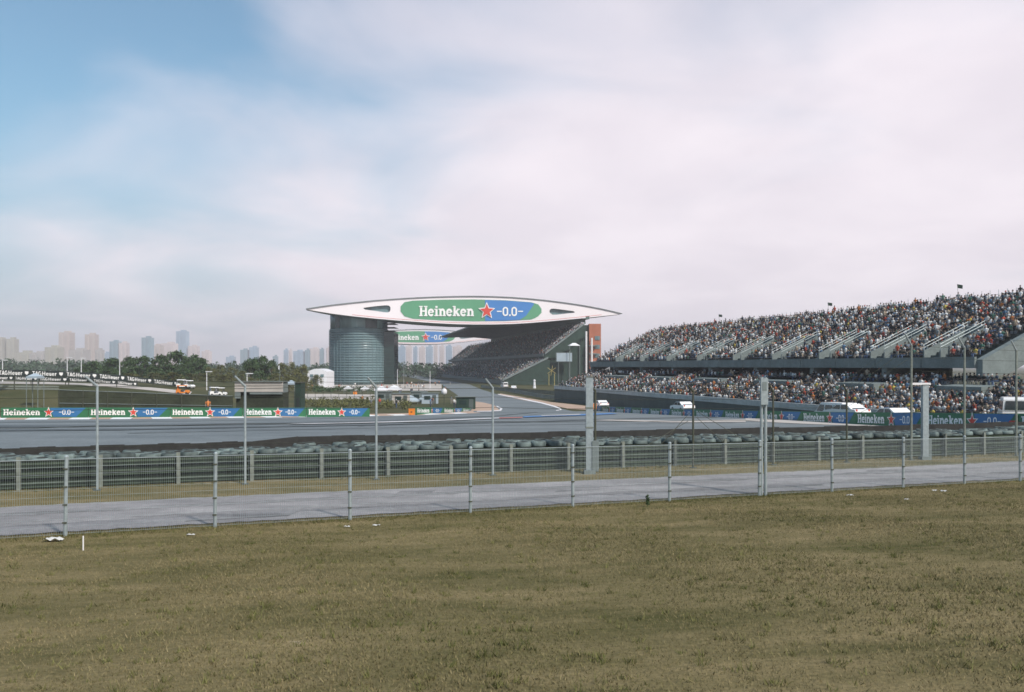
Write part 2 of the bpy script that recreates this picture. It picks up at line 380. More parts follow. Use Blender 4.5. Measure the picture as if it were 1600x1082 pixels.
A, B = [G(*p) for p in [(745, 643.5), (765, 643.2), (780, 642), (782, 639.5), (775, 636)]], [G(*p) for p in [(745, 644.4), (766, 644.2), (783, 643), (785, 639.5), (777, 635.4)]]
drape('painted_line', A, B, 'white_paint', .095, 2)
mat('rubbered', (.085, .10, .105), .75, .2, .1, .0, stretch=(.3, 2, 1), grain=((1.2, .25), (8, .2)))
mat('seam', (.07, .08, .08), .8, .2, 1)
paint([(-120, 668), (150, 667), (420, 663.5), (640, 658), (760, 652), (840, 645)], 'rubbered', 5.0, 6.0, 'tyre_marks', .035)
paint([(-120, 675), (200, 672.5), (500, 667), (800, 661), (1000, 655), (1120, 653)], 'rubbered', 2.2, 3.0, 'tyre_marks', .035)
paint([(-120, 662), (300, 659.5), (640, 653.5)], 'seam', .5, .7, 'tyre_marks', .05)
paint([(200, 679), (560, 671), (900, 664.5), (1150, 662)], 'seam', .35, .5, 'tyre_marks', .05)
paint([(560, 668), (700, 661), (800, 652.5), (850, 647)], 'seam', .5, .8, 'tyre_marks', .05)
# red and white kerb along the inside of the corner
kerb = tag(bpy.data.objects.new('kerb', None), kind='structure'); col.objects.link(kerb)
kx = [-30, 9, 42, 76, 110, 142, 174, 206, 237, 268, 297, 327, 355, 382, 410, 436, 462, 488, 513, 537, 562, 586, 610, 634, 658, 682, 704, 724, 744]
ky = lambda x: np.interp(x, [p[0] for p in far_px], [p[1] for p in far_px]) + .9
for i in range(len(kx) - 1):
    a, b_ = G(kx[i], ky(kx[i])), G(kx[i + 1], ky(kx[i + 1])); d = (b_ - a); d.z = 0; n_ = Vector((-d.y, d.x, 0)).normalized()
    m_ = MB(); e1 = Vector((0, 0, .05)); e2 = Vector((0, 0, .14))
    m_.hexa([a - n_ * .75 + e1, b_ - n_ * .75 + e1, b_ + n_ * .75 + e1, a + n_ * .75 + e1], [a - n_ * .6 + Vector((0, 0, .08)), b_ - n_ * .6 + Vector((0, 0, .08)), b_ + n_ * .7 + e2, a + n_ * .7 + e2])
    m_.build('kerb_stone', 'ad_white' if i % 2 == 0 else 'verge', kerb)
# infield service road and beige apron below the glass tower
drape('service_road', [G(*p) for p in [(-40, 596), (75, 597.5), (140, 600), (200, 603.5), (260, 608.5), (300, 613)]], [G(*p) for p in [(-40, 599.5), (75, 601), (140, 603.8), (200, 607.5), (255, 613), (296, 618)]], 'pale_concrete', .06, 4)
drape('apron', [G(*p) for p in [(465, 616), (520, 616), (580, 617), (640, 620)]], [G(*p) for p in [(465, 625), (520, 625), (580, 626), (640, 627)]], 'pale_concrete', .06, 6)
drape('apron', [G(*p) for p in [(500, 601), (600, 601), (690, 600)]], [G(*p) for p in [(500, 609), (600, 611), (690, 611)]], 'pale_concrete', .05, 4)

# ------------------------------------------------------------------ lettering
def ribbon(pts, wd):
    pts = [Vector((p[0], p[1])) for p in pts]; Ls = []; Rs = []
    for i, p in enumerate(pts):
        a = pts[max(0, i - 1)]; b_ = pts[min(len(pts) - 1, i + 1)]; d = (b_ - a).normalized(); n_ = Vector((-d.y, d.x)) * wd / 2
        Ls.append(p + n_); Rs.append(p - n_)
    return [[Ls[i], Ls[i + 1], Rs[i + 1], Rs[i]] for i in range(len(pts) - 1)]
def rect(x0, x1, y0, y1): return [[Vector((x0, y0)), Vector((x1, y0)), Vector((x1, y1)), Vector((x0, y1))]]
def arc(cx, cy, rx, ry, a0, a1, n=14): return [(cx + rx * math.cos(R(a0 + (a1 - a0) * i / n)), cy + ry * math.sin(R(a0 + (a1 - a0) * i / n))) for i in range(n + 1)]
def glyph(ch, slab):
    """list of stroke groups in a cap-height-1 box, and the advance"""
    w_ = .25 if slab else .19; g_ = []
    s_ = lambda x0, x1, y: rect(x0, x1, y, y + .11) if slab else []
    if ch == 'H':
        g_ = [rect(.1, .1 + w_, 0, 1), rect(.67, .67 + w_, 0, 1), rect(.1 + w_, .67, .43, .57)]
        if slab: g_ += [s_(0, .42, 0), s_(.56, .98, 0), s_(0, .42, .89), s_(.56, .98, .89)]
        return g_, 1.04
    if ch == 'e': return [ribbon(arc(.36, .36, .27, .28, 2, 325, 18), w_ * .85), rect(.16, .60, .33, .44)], .76
    if ch == 'i': return [rect(.12, .12 + w_, 0, .72), rect(.12, .12 + w_, .82, 1)] + ([s_(0, .45, 0), s_(0, .3, .62)] if slab else []), .50 if slab else .4
    if ch == 'n': return [rect(.1, .1 + w_, 0, .72), ribbon([(.25, .52), (.36, .63), (.5, .65), (.61, .58), (.65, .45)], w_ * .9), rect(.55, .55 + w_, 0, .5)] + ([s_(0, .4, 0), s_(.46, .86, 0), s_(0, .3, .62)] if slab else []), .9
    if ch == 'k': return [rect(.1, .1 + w_, 0, 1), ribbon([(.28, .30), (.68, .70)], w_ * .8), ribbon([(.40, .42), (.74, .03)], w_ * .9)] + ([s_(0, .4, 0), s_(.52, .88, 0), s_(.5, .84, .62), s_(0, .3, .89)] if slab else []), .9
    if ch == 'T': return [rect(0, .72, .84, 1), rect(.27, .45, 0, .84)], .78
    if ch == 'A': return [ribbon([(.07, 0), (.39, 1)], w_), ribbon([(.71, 0), (.39, 1)], w_), rect(.2, .58, .22, .36)], .82
    if ch == 'G': return [ribbon(arc(.42, .5, .33, .42, 50, 330, 18), w_), rect(.45, .82, .38, .52), rect(.66, .82, .1, .38)], .92
    if ch == 'u': return [rect(.08, .08 + w_, .25, .72), ribbon(arc(.33, .28, .17, .21, 180, 360, 10), w_), rect(.41, .58, 0, .72)], .7
    if ch == 'r': return [rect(.08, .08 + w_, 0, .72), ribbon([(.2, .48), (.32, .62), (.5, .63)], w_)], .55
    if ch == '0': return [ribbon([(.58, .5), (.58, .72)] + arc(.35, .72, .23, .2, 0, 180, 8)[1:] + [(.12, .28)] + arc(.35, .28, .23, .2, 180, 360, 8)[1:] + [(.58, .5)], .16)], .74
    if ch == '.': return [rect(.02, .2, 0, .18)], .24
    if ch == '-': return [rect(.05, .6, .46, .57)], .66
    return [], .4
def layout(txt, slab, track=.0):
    """polygons per stroke group, total width"""
    x = 0; out = []
    for ch in txt:
        gs, adv = glyph(ch, slab)
        for gr in gs: out.append([[Vector((p[0] + x, p[1])) for p in poly] for poly in gr])
        x += adv + track
    return out, x
def put_text(mb, txt, x0, x1, y0, y1, fn, slab=True, eps=.004, d0=.03, mi=0):
    """fit text to the box x0..x1, y0..y1 and map it with fn(u, v, depth)"""
    gs, wd = layout(txt, slab)
    for k, gr in enumerate(gs):
        for poly in gr:
            mb.add([fn(x0 + p[0] / wd * (x1 - x0), y0 + p[1] * (y1 - y0), d0 + eps * (k % 7)) for p in poly], [tuple(range(len(poly)))], mi)
def put_chars(txt, x0, x1, y0, y1, fn, slab, eps, d0, parent):
    """each figure and dash as a part of its own"""
    tot = sum(glyph(ch, slab)[1] for ch in txt); x = 0
    for ch in txt:
        gs, adv = glyph(ch, slab); mb = MB()
        for k, gr in enumerate(gs):
            vs = []; fs = []
            for i, poly in enumerate(gr):
                for p in poly: vs.append(fn(x0 + (p[0] + x) / tot * (x1 - x0), y0 + p[1] * (y1 - y0), d0 + eps * k))
                fs.append(tuple(range(4 * i, 4 * i + 4)))
            mb.add(vs, fs)
        mb.build({'-': 'dash', '.': 'point'}.get(ch, 'numeral'), 'ad_white', parent); x += adv
def star_poly(cx, cy, rx, ry, inner=.42):
    return [(cx + math.sin(math.pi * k / 5) * rx * (1 if k % 2 == 0 else inner), cy + math.cos(math.pi * k / 5) * ry * (1 if k % 2 == 0 else inner)) for k in range(10)]
def fan(mb, poly, fn, d, mi=0):
    cx = sum(p[0] for p in poly) / len(poly); cy = sum(p[1] for p in poly) / len(poly)
    n = len(poly); mb.add([fn(cx, cy, d)] + [fn(p[0], p[1], d) for p in poly], [(0, 1 + i, 1 + (i + 1) % n) for i in range(n)], mi)

# ------------------------------------------------------------------ trackside advertising boards
def ad_board(pl, pr, hgt, label, group, detail=True, tail_red=False):
    """pl, pr: ground points at left and right end as seen from the spectator bank"""
    pl = Vector(pl); pr = Vector(pr); d = pr - pl; Ln = Vector((d.x, d.y)).length
    n_ = Vector((d.y, -d.x, 0)).normalized()
    root = empty('advertising_board', (pl + pr) / 2, label, 'advertising board', group)
    fn = lambda u, v, dd: pl + d * u + Vector((0, 0, v * hgt)) + n_ * dd
    g1 = .012 * 0
    m_ = MB().hexa([fn(.004, -.25, -.12), fn(.996, -.25, -.12), fn(.996, -.25, 0), fn(.004, -.25, 0)], [fn(.004, 1, -.12), fn(.996, 1, -.12), fn(.996, 1, 0), fn(.004, 1, 0)])
    m_.build('panel', 'ad_green', root)
    m_ = MB(); m_.add([fn(.60, .03, .01), fn(.86, .03, .01), fn(.97, .97, .01), fn(.56, .97, .01)], [(0, 1, 2, 3)]); m_.build('blue_field', 'ad_blue', root)
    if tail_red:
        m_ = MB(); m_.add([fn(.86, .1, .015), fn(.995, .1, .015), fn(.995, .6, .015), fn(.92, .6, .015)], [(0, 1, 2, 3)]); m_.build('red_field', 'ad_red', root)
    m_ = MB(); put_text(m_, 'Heineken', .03, .45, .22, .85, fn, True, .004, .02)
    m_.build('lettering', 'ad_white', root)
    put_chars('-0.0-', .66, .84, .25, .78, fn, False, .004, .02, root)
    rx = hgt * .56 / Ln
    m_ = MB(); fan(m_, star_poly(.545, .5, rx, .58), fn, .025); m_.build('star_outline', 'ad_white', root)
    m_ = MB(); fan(m_, star_poly(.545, .5, rx * .74, .43), fn, .035); m_.build('star', 'ad_red', root)
    return root
lx = [-136, 1, 138, 266, 379, 479, 578]; lY = [90, 90.5, 91.5, 93, 95, 97.5, 101]
ordl = ['', 'first from left', 'second from left', 'third from left', 'fourth from left', 'fifth, nearest the tower']
for i in range(6):
    if i == 0: continue
    a = W(lx[i], 652.3 - .002 * lx[i], lY[i]); b_ = W(lx[i + 1], 652.3 - .002 * lx[i + 1], lY[i + 1])
    ad_board(a, b_, .98, 'green and blue beer board along infield kerb, ' + ordl[i], 'advertising boards along the infield kerb')
ix = [650, 693, 723, 744]; iY = [114, 128, 146, 168]
for i in range(3):
    a, b_ = W(ix[i], 647.2 - i * .7, iY[i]), W(ix[i + 1], 646.6 - i * .7, iY[i + 1])
    ad_board(a, b_, .85, 'small green and blue beer board right of the orange box, ' + ['closest to the box', 'middle one of three', 'farthest, beside the sandy apex'][i], 'advertising boards beside the apex')
for k in range(11, -2, -1):
    Xa = lambda q: (646 - 29.9 * q) / F * 61.; Ya = lambda q: 61. * (1 + .146 * q)
    top = lambda q: CZ - (645 - q - HOR) / F * Ya(q)
    a = Vector((Xa(k), Ya(k), top(k) - 1.08)); b_ = Vector((Xa(k - 1), Ya(k - 1), top(k - 1) - 1.08))
    nm = ['largest and nearest whole', 'second nearest', 'third nearest', 'fourth nearest', 'fifth nearest', 'sixth nearest', 'seventh nearest', 'eighth nearest', 'ninth nearest', 'tenth nearest', 'eleventh nearest', 'farthest']
    lab = 'nearest beer board at the right photo edge, partly cut off, before open grandstand' if k == -1 else nm[k] + ' green beer board in the row before the open grandstand'
    ad_board(a, b_, 1.06, lab, 'advertising boards before the open grandstand', tail_red=(k == 0))

# ------------------------------------------------------------------ near wire fence
px_f = [-40, 102, 336, 547, 735, 895, 1046, 1186, 1300, 1411, 1507, 1594, 1665]
fX = []
for x in px_f:
    u = (x - 800) / F; fX.append(u * 26.75 / (1 - .40 * u))
fence = empty('wire_fence', FENCE(0), 'low galvanised wire mesh fence running along the near side of the road', 'fence')
fh = lambda X: 1.98 - .006 * (X + 11)
for i, X in enumerate(fX):
    p = FENCE(X); h = fh(X); lean = Vector(((random.random() - .4) * .05, (random.random() - .5) * .06, 0))
    m_ = MB(); m_.tube(p - Vector((0, 0, .15)), p + Vector((0, 0, h)) + lean, .05, .05, 8)
    po = m_.build('post', 'galvanised', fence)
    m_ = MB(); q = p + Vector((0, 0, h)) + lean
    m_.lathe(q, [(.056, 0), (.056, .03), (.03, .06)], 8); m_.build('cap', 'galvanised', po)
    for z in (.35, .8, 1.25, 1.7):
        MB().box(p + lean * (z / h) + Vector((.0, -.055, z)), (.11, .03, .035), 0, .38).build('clamp', 'post_dark', po)
for i in range(len(fX) - 1):
    a, b_ = FENCE(fX[i]), FENCE(fX[i + 1]); n = int((b_ - a).length / .05); ha, hb = fh(fX[i]) - .04, fh(fX[i + 1]) - .04
    m_ = MB()
    for k in range(1, n):
        p = a.lerp(b_, k / n); h = ha + (hb - ha) * k / n; s = .0042
        j = (random.random() - .5) * .008
        m_.add([p + Vector((-s + j, 0, .04)), p + Vector((s + j, -.002, .04)), p + Vector((j, s * 1.6, .04)), p + Vector((-s + j, 0, h)), p + Vector((s + j, -.002, h)), p + Vector((j, s * 1.6, h))], [(0, 1, 4, 3), (1, 2, 5, 4), (2, 0, 3, 5)])
    for k in range(11):
        z = .06 + k * .188; m_.tube(a + Vector((0, -.004, min(z, ha))), b_ + Vector((0, -.004, min(z, hb))), .004, .004, 4)
    o = m_.build('wire_mesh', 'galvanised', fence); o['kind'] = 'stuff'
    m_ = MB(); m_.tube(a + Vector((0, 0, ha)), b_ + Vector((0, 0, hb)), .012, .012, 6); m_.build('top_wire', 'galvanised', fence)

# ------------------------------------------------------------------ tall fence with angled arms
tp = [(-45, 606, 590), (152, 604, 588), (383, 604, 588), (588, 606, 590), (770, 607, 592), (930, 611, 600), (1083, 612, 602), (1208, 612, 600), (1323, 612, 601), (1424, 540, 522), (1507, 544, 528), (1588, 548, 532), (1668, 552, 536)]
tall = empty('security_fence', TALL(0), 'tall steel post fence with angled tops and strained wires beside the guardrail', 'fence')
pts = []
for i, (x, yt, ya) in enumerate(tp):
    u = (x - 800) / F; X = u * 35.6 / (1 - .36 * u); p = TALL(X); D = p.y
    zt = CZ - (yt - HOR) / F * D; arm = (yt - ya) / F * D
    dark = 5 <= i <= 8  # shadow side of the middle posts put into a darker colour
    m_ = MB(); top = Vector((p.x, p.y, zt)); m_.tube(p - Vector((0, 0, .2)), top, .048 if i < 9 else .06, .044 if i < 9 else .056, 8)
    po = m_.build('post', 'post_dark' if dark else 'weathered_steel' if i > 8 else 'galvanised', tall)
    tip = top + Vector((-.28 if i < 9 else -.45, -.30, arm)); 
    MB().tube(top, tip, .05, .035, 8).build('angled_arm', 'post_dark' if dark else 'galvanised', po)
    MB().box(p + Vector((0, 0, .0)), (.24, .24, .06), 0, .35).build('footing', 'dark_concrete', po)
    pts.append((p, top, tip))
m_ = MB()
for i in range(len(pts) - 1):
    p, t0, q0 = pts[i]; p2, t2, q2 = pts[i + 1]
    for f_ in (.18, .42, .62, .78, .9, 1.0):
        a, b_ = p.lerp(t0, f_), p2.lerp(t2, f_); sag = Vector((0, 0, -.03)); c = (a + b_) / 2 + sag
        m_.tube(a, c, .009, .009, 3); m_.tube(c, b_, .009, .009, 3)
    for f_ in (.5, 1.0):
        a, b_ = t0.lerp(q0, f_), t2.lerp(q2, f_); m_.tube(a, b_, .006, .006, 3)
o = m_.build('strained_wire', 'post_dark', tall); o['kind'] = 'stuff'
# diagonal stays beside the middle post
p, t0, q0 = pts[6]
for dx, dz in ((-1.6, .35), (-1.1, .0), (1.1, .2), (1.9, .0)):
    foot = p + Vector((dx * 1.5, dx * .54, .9)); MB().tube(foot, p.lerp(t0, .72) + Vector((dx * .15, dx * .05, -dz)), .012, .012, 5).build('stay_cable', 'post_dark', tall)

# ------------------------------------------------------------------ guardrail (triple W beam) and tyre wall
gr = empty('guardrail', RAIL(0), 'weathered triple corrugated steel guardrail between the road and the tyre wall', 'guardrail')
STEP = 2.43; X0 = -2.5 - STEP * 11; gx = [X0 + STEP * k for k in range(27)]
dirv = Vector((1, .36, 0)).normalized(); nrm = Vector((.36, -1, 0)).normalized()
post_me = None
for X in gx:
    p = RAIL(X)
    if post_me is None:
        m_ = MB(); M3 = Matrix.Rotation(math.atan(.36), 3, 'Z')
        for c, s in (((0, 0, .50), (.03, .12, 1.28)), ((0, -.06, .50), (.13, .012, 1.28)), ((0, .06, .50), (.13, .012, 1.28))): m_.box(M3 @ Vector(c), s, 0, 0, M3)
        po = m_.build('post', 'weathered_steel', gr, loc=(0, 0, 0)); post_me = po.data
    else: po = link('post', post_me, gr)
    po.location = p - RAIL(0) + nrm * .09
prof = [(-.05, 0), (.045, .03), (.045, .085), (-.035, .12), (-.035, .155), (.045, .19), (.045, .245), (-.05, .275)]
for i in range(len(gx) - 1):
    a, b_ = RAIL(gx[i]), RAIL(gx[i + 1]); a = a - dirv * .06; b_ = b_ + dirv * .06
    for r in range(3):
        z0 = .06 + r * .335; vs = []; jo = .004 * (i % 2)
        for e in (a, b_):
            for d, z in prof: vs.append(e - nrm * (-.0 + d + jo + .02) + Vector((0, 0, z0 + z)))
        n = len(prof); fs = [(k, k + 1, n + k + 1, n + k) for k in range(n - 1)]
        # thickness
        vs2 = [v - nrm * .006 for v in vs]; fs2 = [tuple(reversed([q + 2 * n for q in f_])) for f_ in fs]
        MB().add(vs + vs2, fs + fs2 + [(0, n, 3 * n, 2 * n), (n - 1, 3 * n - 1, 4 * n - 1, 2 * n - 1)]).build('rail_beam', 'rail_steel', gr)

def tyre_stack_mesh(h, seed):
    rr = random.Random(seed); m_ = MB(); n = 12; k = 4; th = h / k; pr = []
    for j in range(k):
        z = j * th; pr += [(.29, z + .01), (.335, z + th * .25), (.335, z + th * .75), (.29, z + th - .01)]
    pr += [(.19, h - .01), (.18, h - .12)]
    m_.lathe((0, 0, 0), pr, n, 0)
    me_ = bpy.data.meshes.new('tyre_stack'); me_.from_pydata(m_.v, [], m_.f)
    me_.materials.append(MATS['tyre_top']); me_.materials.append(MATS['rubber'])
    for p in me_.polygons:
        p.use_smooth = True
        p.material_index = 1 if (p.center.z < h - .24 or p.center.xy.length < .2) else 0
    return me_
tw = empty('tyre_wall', RAIL(0) - nrm * 1.0, 'grey painted tyre wall several rows deep behind the guardrail', 'tyre barrier')
TM = [tyre_stack_mesh(1.10 + .03 * s, s) for s in range(4)]; TL = [tyre_stack_mesh(1.08 + .03 * s, 9 + s) for s in range(3)]
spots = []
for row in range(4):
    for k in range(-44, 62):
        X = k * .66 + (row % 2) * .33
        left = X < -8.2
        if left and row == 3: continue
        c = RAIL(X) - nrm * (.55 + row * .63 + (.0 if left else .05)) + dirv * random.uniform(-.04, .04)
        c.z = zg(c.x, c.y) + random.uniform(-.05, .03)
        u = c.x / c.y
        if -.66 < u < .68: spots.append((c.y, c, left))
spots.sort(key=lambda s: s[0])
for i, (D, c, left) in enumerate(spots[:300]):
    o = link('tyre_stack', random.choice(TL if left else TM), tw); o.location = c - tw.location
    o.rotation_euler = (random.uniform(-.05, .05), random.uniform(-.05, .05), random.uniform(0, 6))
m_ = MB()
for D, c, left in spots[300:]:
    me_ = TM[random.randrange(4)]; a_ = random.random() * 6
    m_.add([Matrix.Rotation(a_, 3, 'Z') @ v.co + c for v in me_.vertices], [tuple(p.vertices) for p in me_.polygons])
    m_.m[-len(me_.polygons):] = [p.material_index for p in me_.polygons]
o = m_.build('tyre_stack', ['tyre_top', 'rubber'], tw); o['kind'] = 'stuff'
# conveyor belt facing on the track side
for (x0, x1, off, h) in ((-32, -9.6, 2.45, 1.26), (-7.9, 45, 3.0, 1.37)):
    m_ = MB(); n = 40
    for k in range(n):
        xa, xb = x0 + (x1 - x0) * k / n, x0 + (x1 - x0) * (k + 1) / n
        a, b_ = RAIL(xa) - nrm * off, RAIL(xb) - nrm * off; a.z = zg(a.x, a.y); b_.z = zg(b_.x, b_.y)
        hh = Vector((0, 0, h + .02 * math.sin(k * 1.7))); t_ = nrm * .06
        m_.hexa([a, b_, b_ - t_, a - t_], [a + hh, b_ + hh, b_ + hh - t_, a + hh - t_])
    m_.build('belt_facing', 'rubber', tw)
a, b_ = RAIL(-9.62) - nrm * 2.45, RAIL(-7.88) - nrm * 3.0; a.z = zg(a.x, a.y); b_.z = zg(b_.x, b_.y); t_ = nrm * .06
MB().hexa([a, b_, b_ - t_, a - t_], [a + Vector((0, 0, 1.26)), b_ + Vector((0, 0, 1.38)), b_ - t_ + Vector((0, 0, 1.38)), a - t_ + Vector((0, 0, 1.26))]).build('belt_facing', 'rubber', tw)

# ------------------------------------------------------------------ poles at the fence
def pole_big(x, ybase, ytop, wpx, label, D, box=None):
    base = W(x, ybase, D); base.z = zg(base.x, base.y); top = W(x, ytop, D); r = wpx / F * D / 2
    root = empty('steel_pole', base, label, 'pole')
    m_ = MB(); m_.box((base + top) / 2, (r * 2, r * 1.7, top.z - base.z)); m_.build('shaft', 'galvanised', root)
    MB().box(base + Vector((0, 0, .08)), (r * 3.2, r * 3, .16)).build('footing', 'concrete', root)
    MB().box(top + Vector((0, 0, .015)), (r * 2.3, r * 2, .03)).build('cap', 'weathered_steel', root)
    return root, base, top, r
root, base, top, r = pole_big(921, 743, 590, 11, 'thick grey steel pole with a cabinet at its foot by the guardrail', 36.1)
MB().box(base + Vector((.24, -.06, .75)), (.28, .22, 1.2)).build('cabinet', 'concrete', root)
for z in (1.1, 1.9, 2.7): MB().box(base + Vector((0, 0, z)), (r * 2.25, r * 1.95, .06)).build('band_clamp', 'weathered_steel', root)
D = FENCE(9.2).y - .25
base = W(1193, 780, D); base.z = zg(base.x, base.y); top = W(1193, 590, D)
root = empty('steel_pole', base, 'twin tube steel pole with a narrow signal box on top in the near fence', 'pole')
for s in (-1, 1): MB().tube(base + Vector((s * .07, 0, -.1)), top + Vector((s * .07, 0, 0)), .052, .052, 8).build('tube', 'galvanised', root)
for k in range(7): MB().box(base.lerp(top, .05 + .14 * k) + Vector((0, 0, 0)), (.2, .035, .04)).build('spacer', 'weathered_steel', root)
sb = MB().box(top + Vector((0, -.09, -.48)), (.24, .1, .9)).build('signal_box', 'galvanised', root)
MB().box(top + Vector((0, -.145, -.3)), (.14, .012, .3)).build('face_plate', 'concrete', sb)
root, base, top, r = pole_big(1445, 722, 602, 9, 'grey steel pole with a white crossbar before the nearest beer board', 42.8)
MB().box(top + Vector((-.22, 0, .06)), (.95, .16, .1)).build('crossbar', 'white_paint', root)
MB().box(base + Vector((.23, -.02, .5)), (.14, .14, 1.0)).build('stub_post', 'concrete', root)

# ------------------------------------------------------------------ bridge building: wing, tower
def curve(tab): return lambda x: float(np.interp(x, [p[0] for p in tab], [p[1] for p in tab]))
WT = [(478, 483), (500, 479.7), (520, 476.9), (550, 473.6), (585, 470), (620, 467.4), (650, 465.6), (680, 464.3), (710, 463.5), (740, 463.2), (770, 463.7), (800, 465), (825, 466.9), (850, 469.3), (875, 472.3), (900, 475.8), (920, 479.2), (940, 483), (956, 486.6), (972, 490.5)]
WBt = [(478, 483.8), (500, 487.5), (520, 490.6), (550, 494.4), (585, 498), (620, 501), (650, 503.2), (680, 505.2), (710, 506.8), (740, 507.4), (770, 507.3), (800, 506.6), (825, 505.2), (850, 503.2), (875, 501), (900, 498.6), (920, 496.6), (940, 494.5), (956, 492.8), (972, 491)]
wtop, wbot = curve(WT), curve(WBt)
AX = Vector((-.174, 1, 0)).normalized()
def wing(scale, label, near):
    """scale 1: near bridge; scale 2: the same bridge at the far end of the straight"""
    Dx = lambda x: 1 / (1 / 385 + (x - 478) / 494 * (1 / 418 - 1 / 385))
    VPX = 560.
    shift = AX * (0 if near else 372)
    P = lambda x, y, d=0.: W(x, y, Dx(x)) + shift + Vector((.08, -1, 0)) * d
    root = empty('bridge_building', W(725, 600, 400) + shift, label, 'building')
    xsamp = [p[0] for p in WT]
    # fascia with two teardrop openings
    outer = [(x, wtop(x)) for x in xsamp] + [(x, wbot(x)) for x in reversed(xsamp)]
    tear = lambda x0, x1, y0, h0, h1: [(x0, y0 - h0), (x0 + .2 * (x1 - x0), y0 - h0 * 1.1 + (h0 - h1) * .1)] + []
    hl = [(567.5, 481.5), (580, 479.6), (595, 478), (604, 477.3), (608, 478), (610, 480.5), (610.2, 484), (609, 487), (606, 488.6), (600, 488.2), (585, 486), (570, 484)]
    hr = [(859, 484.5), (861.5, 482.8), (866, 482.6), (880, 484.4), (895, 486.4), (898, 487.6), (897.5, 489), (885, 490.2), (870, 492), (863, 492), (859.5, 489.5), (858.5, 487)]
    loops = [outer, hl, hr]
    flat = [p for l in loops for p in l]
    tris = geometry.tessellate_polygon([[Vector((p[0], p[1], 0)) for p in l] for l in loops])
    m_ = MB(); m_.add([P(*p) for p in flat], tris); m_.build('fascia', 'fascia', root)
    for hole in (hl, hr):
        m_ = MB(); n = len(hole); back = [P(*p) + AX * 1.5 for p in hole]; front = [P(*p) for p in hole]
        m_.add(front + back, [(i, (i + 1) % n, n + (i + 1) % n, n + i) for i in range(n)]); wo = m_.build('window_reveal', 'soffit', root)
        m_ = MB(); m_.add(back, [tuple(range(n))]); m_.build('glazing', 'glass', wo)
    # roof, soffit and rear
    dep = lambda x: AX * (30 * (.25 + .75 * math.sin(math.pi * min(1, max(0, (x - 478) / 494))) ** .7))
    mt, ms, mr_ = MB(), MB(), MB(); n = len(xsamp)
    ft = [P(x, wtop(x)) + Vector((0, 0, .05)) for x in xsamp]; bt = [P(x, wtop(x)) + dep(x) for x in xsamp]
    fb = [P(x, wbot(x)) for x in xsamp]; bb = [P(x, wbot(x)) + dep(x) + Vector((0, 0, 0)) for x in xsamp]
    for i in range(n - 1):
        mt.quad(ft[i], ft[i + 1], bt[i + 1], bt[i]); ms.quad(fb[i], bb[i], bb[i + 1], fb[i + 1]); mr_.quad(bt[i], bt[i + 1], bb[i + 1], bb[i])
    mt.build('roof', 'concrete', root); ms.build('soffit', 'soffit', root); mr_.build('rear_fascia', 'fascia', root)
    # dark roof edge trim and red keel line
    m_ = MB()
    for i in range(n - 1):
        a, b_ = P(xsamp[i], wtop(xsamp[i]), .35), P(xsamp[i + 1], wtop(xsamp[i + 1]), .35)
        m_.tube(a, b_, .22, .22, 4)
    m_.build('roof_edge', 'concrete', root)
    m_ = MB()
    for i in range(3, n - 3):
        x0, x1 = xsamp[i], xsamp[i + 1]; m_.quad(P(x0, wbot(x0) - 2.6, .05), P(x1, wbot(x1) - 2.6, .05), P(x1, wbot(x1) - 2.1, .05), P(x0, wbot(x0) - 2.1, .05))
    m_.build('keel_stripe', 'ad_red', root)
    # pill-shaped sign
    topc = curve([(626, 479), (632, 472.5), (645, 470.2), (690, 468.7), (740, 468.2), (790, 469.6), (830, 472.6), (841, 476), (846, 483)])
    botc = curve([(626, 487), (632, 494.5), (645, 498.3), (690, 501), (740, 502.3), (790, 501.8), (830, 499.6), (840, 495.5), (846, 489)])
    sx = [626, 628, 632, 638, 645, 668, 690, 715, 740, 765, 790, 810, 830, 836, 841, 844, 846]
    ln = len(sx); m_ = MB()
    for i in range(ln - 1): m_.quad(P(sx[i], topc(sx[i]), .15), P(sx[i + 1], topc(sx[i + 1]), .15), P(sx[i + 1], botc(sx[i + 1]), .15), P(sx[i], botc(sx[i]), .15))
    sg = m_.build('sign_panel', 'sign_green', root)
    m_ = MB(); sx2 = [758, 768, 778, 790, 800, 812, 822, 828, 834]
    edge = lambda x: min(botc(x) - .4, 499.4 + (818 - x) * 1.45) if x > 818 else botc(x) - .4
    for i in range(len(sx2) - 1): m_.quad(P(sx2[i], topc(sx2[i]) + .4, .25), P(sx2[i + 1], topc(sx2[i + 1]) + .4, .25), P(sx2[i + 1], max(edge(sx2[i + 1]), topc(sx2[i + 1]) + .5), .25), P(sx2[i], edge(sx2[i]), .25))
    m_.build('blue_field', 'sign_blue', sg)
    fn = lambda u, v, d: P(u, v, d)
    m_ = MB(); put_text(m_, 'Heineken', 655, 741, 494.4, 478.6, fn, True, .03, .4)
    m_.build('lettering', 'ad_white', sg)
    put_chars('-0.0-', 775.5, 818, 494.3, 480.0, fn, False, .03, .4, sg)
    m_ = MB(); fan(m_, [(760.5 + (p[0]), 486.3 - p[1]) for p in star_poly(0, 0, 14, 14, .45)], fn, .6); m_.build('star_outline', 'ad_white', sg)
    m_ = MB(); fan(m_, [(760.5 + (p[0]), 486.3 - p[1]) for p in star_poly(0, 0, 11.2, 11.2, .43)], fn, .8); m_.build('star', 'ad_red', sg)
    return root, shift
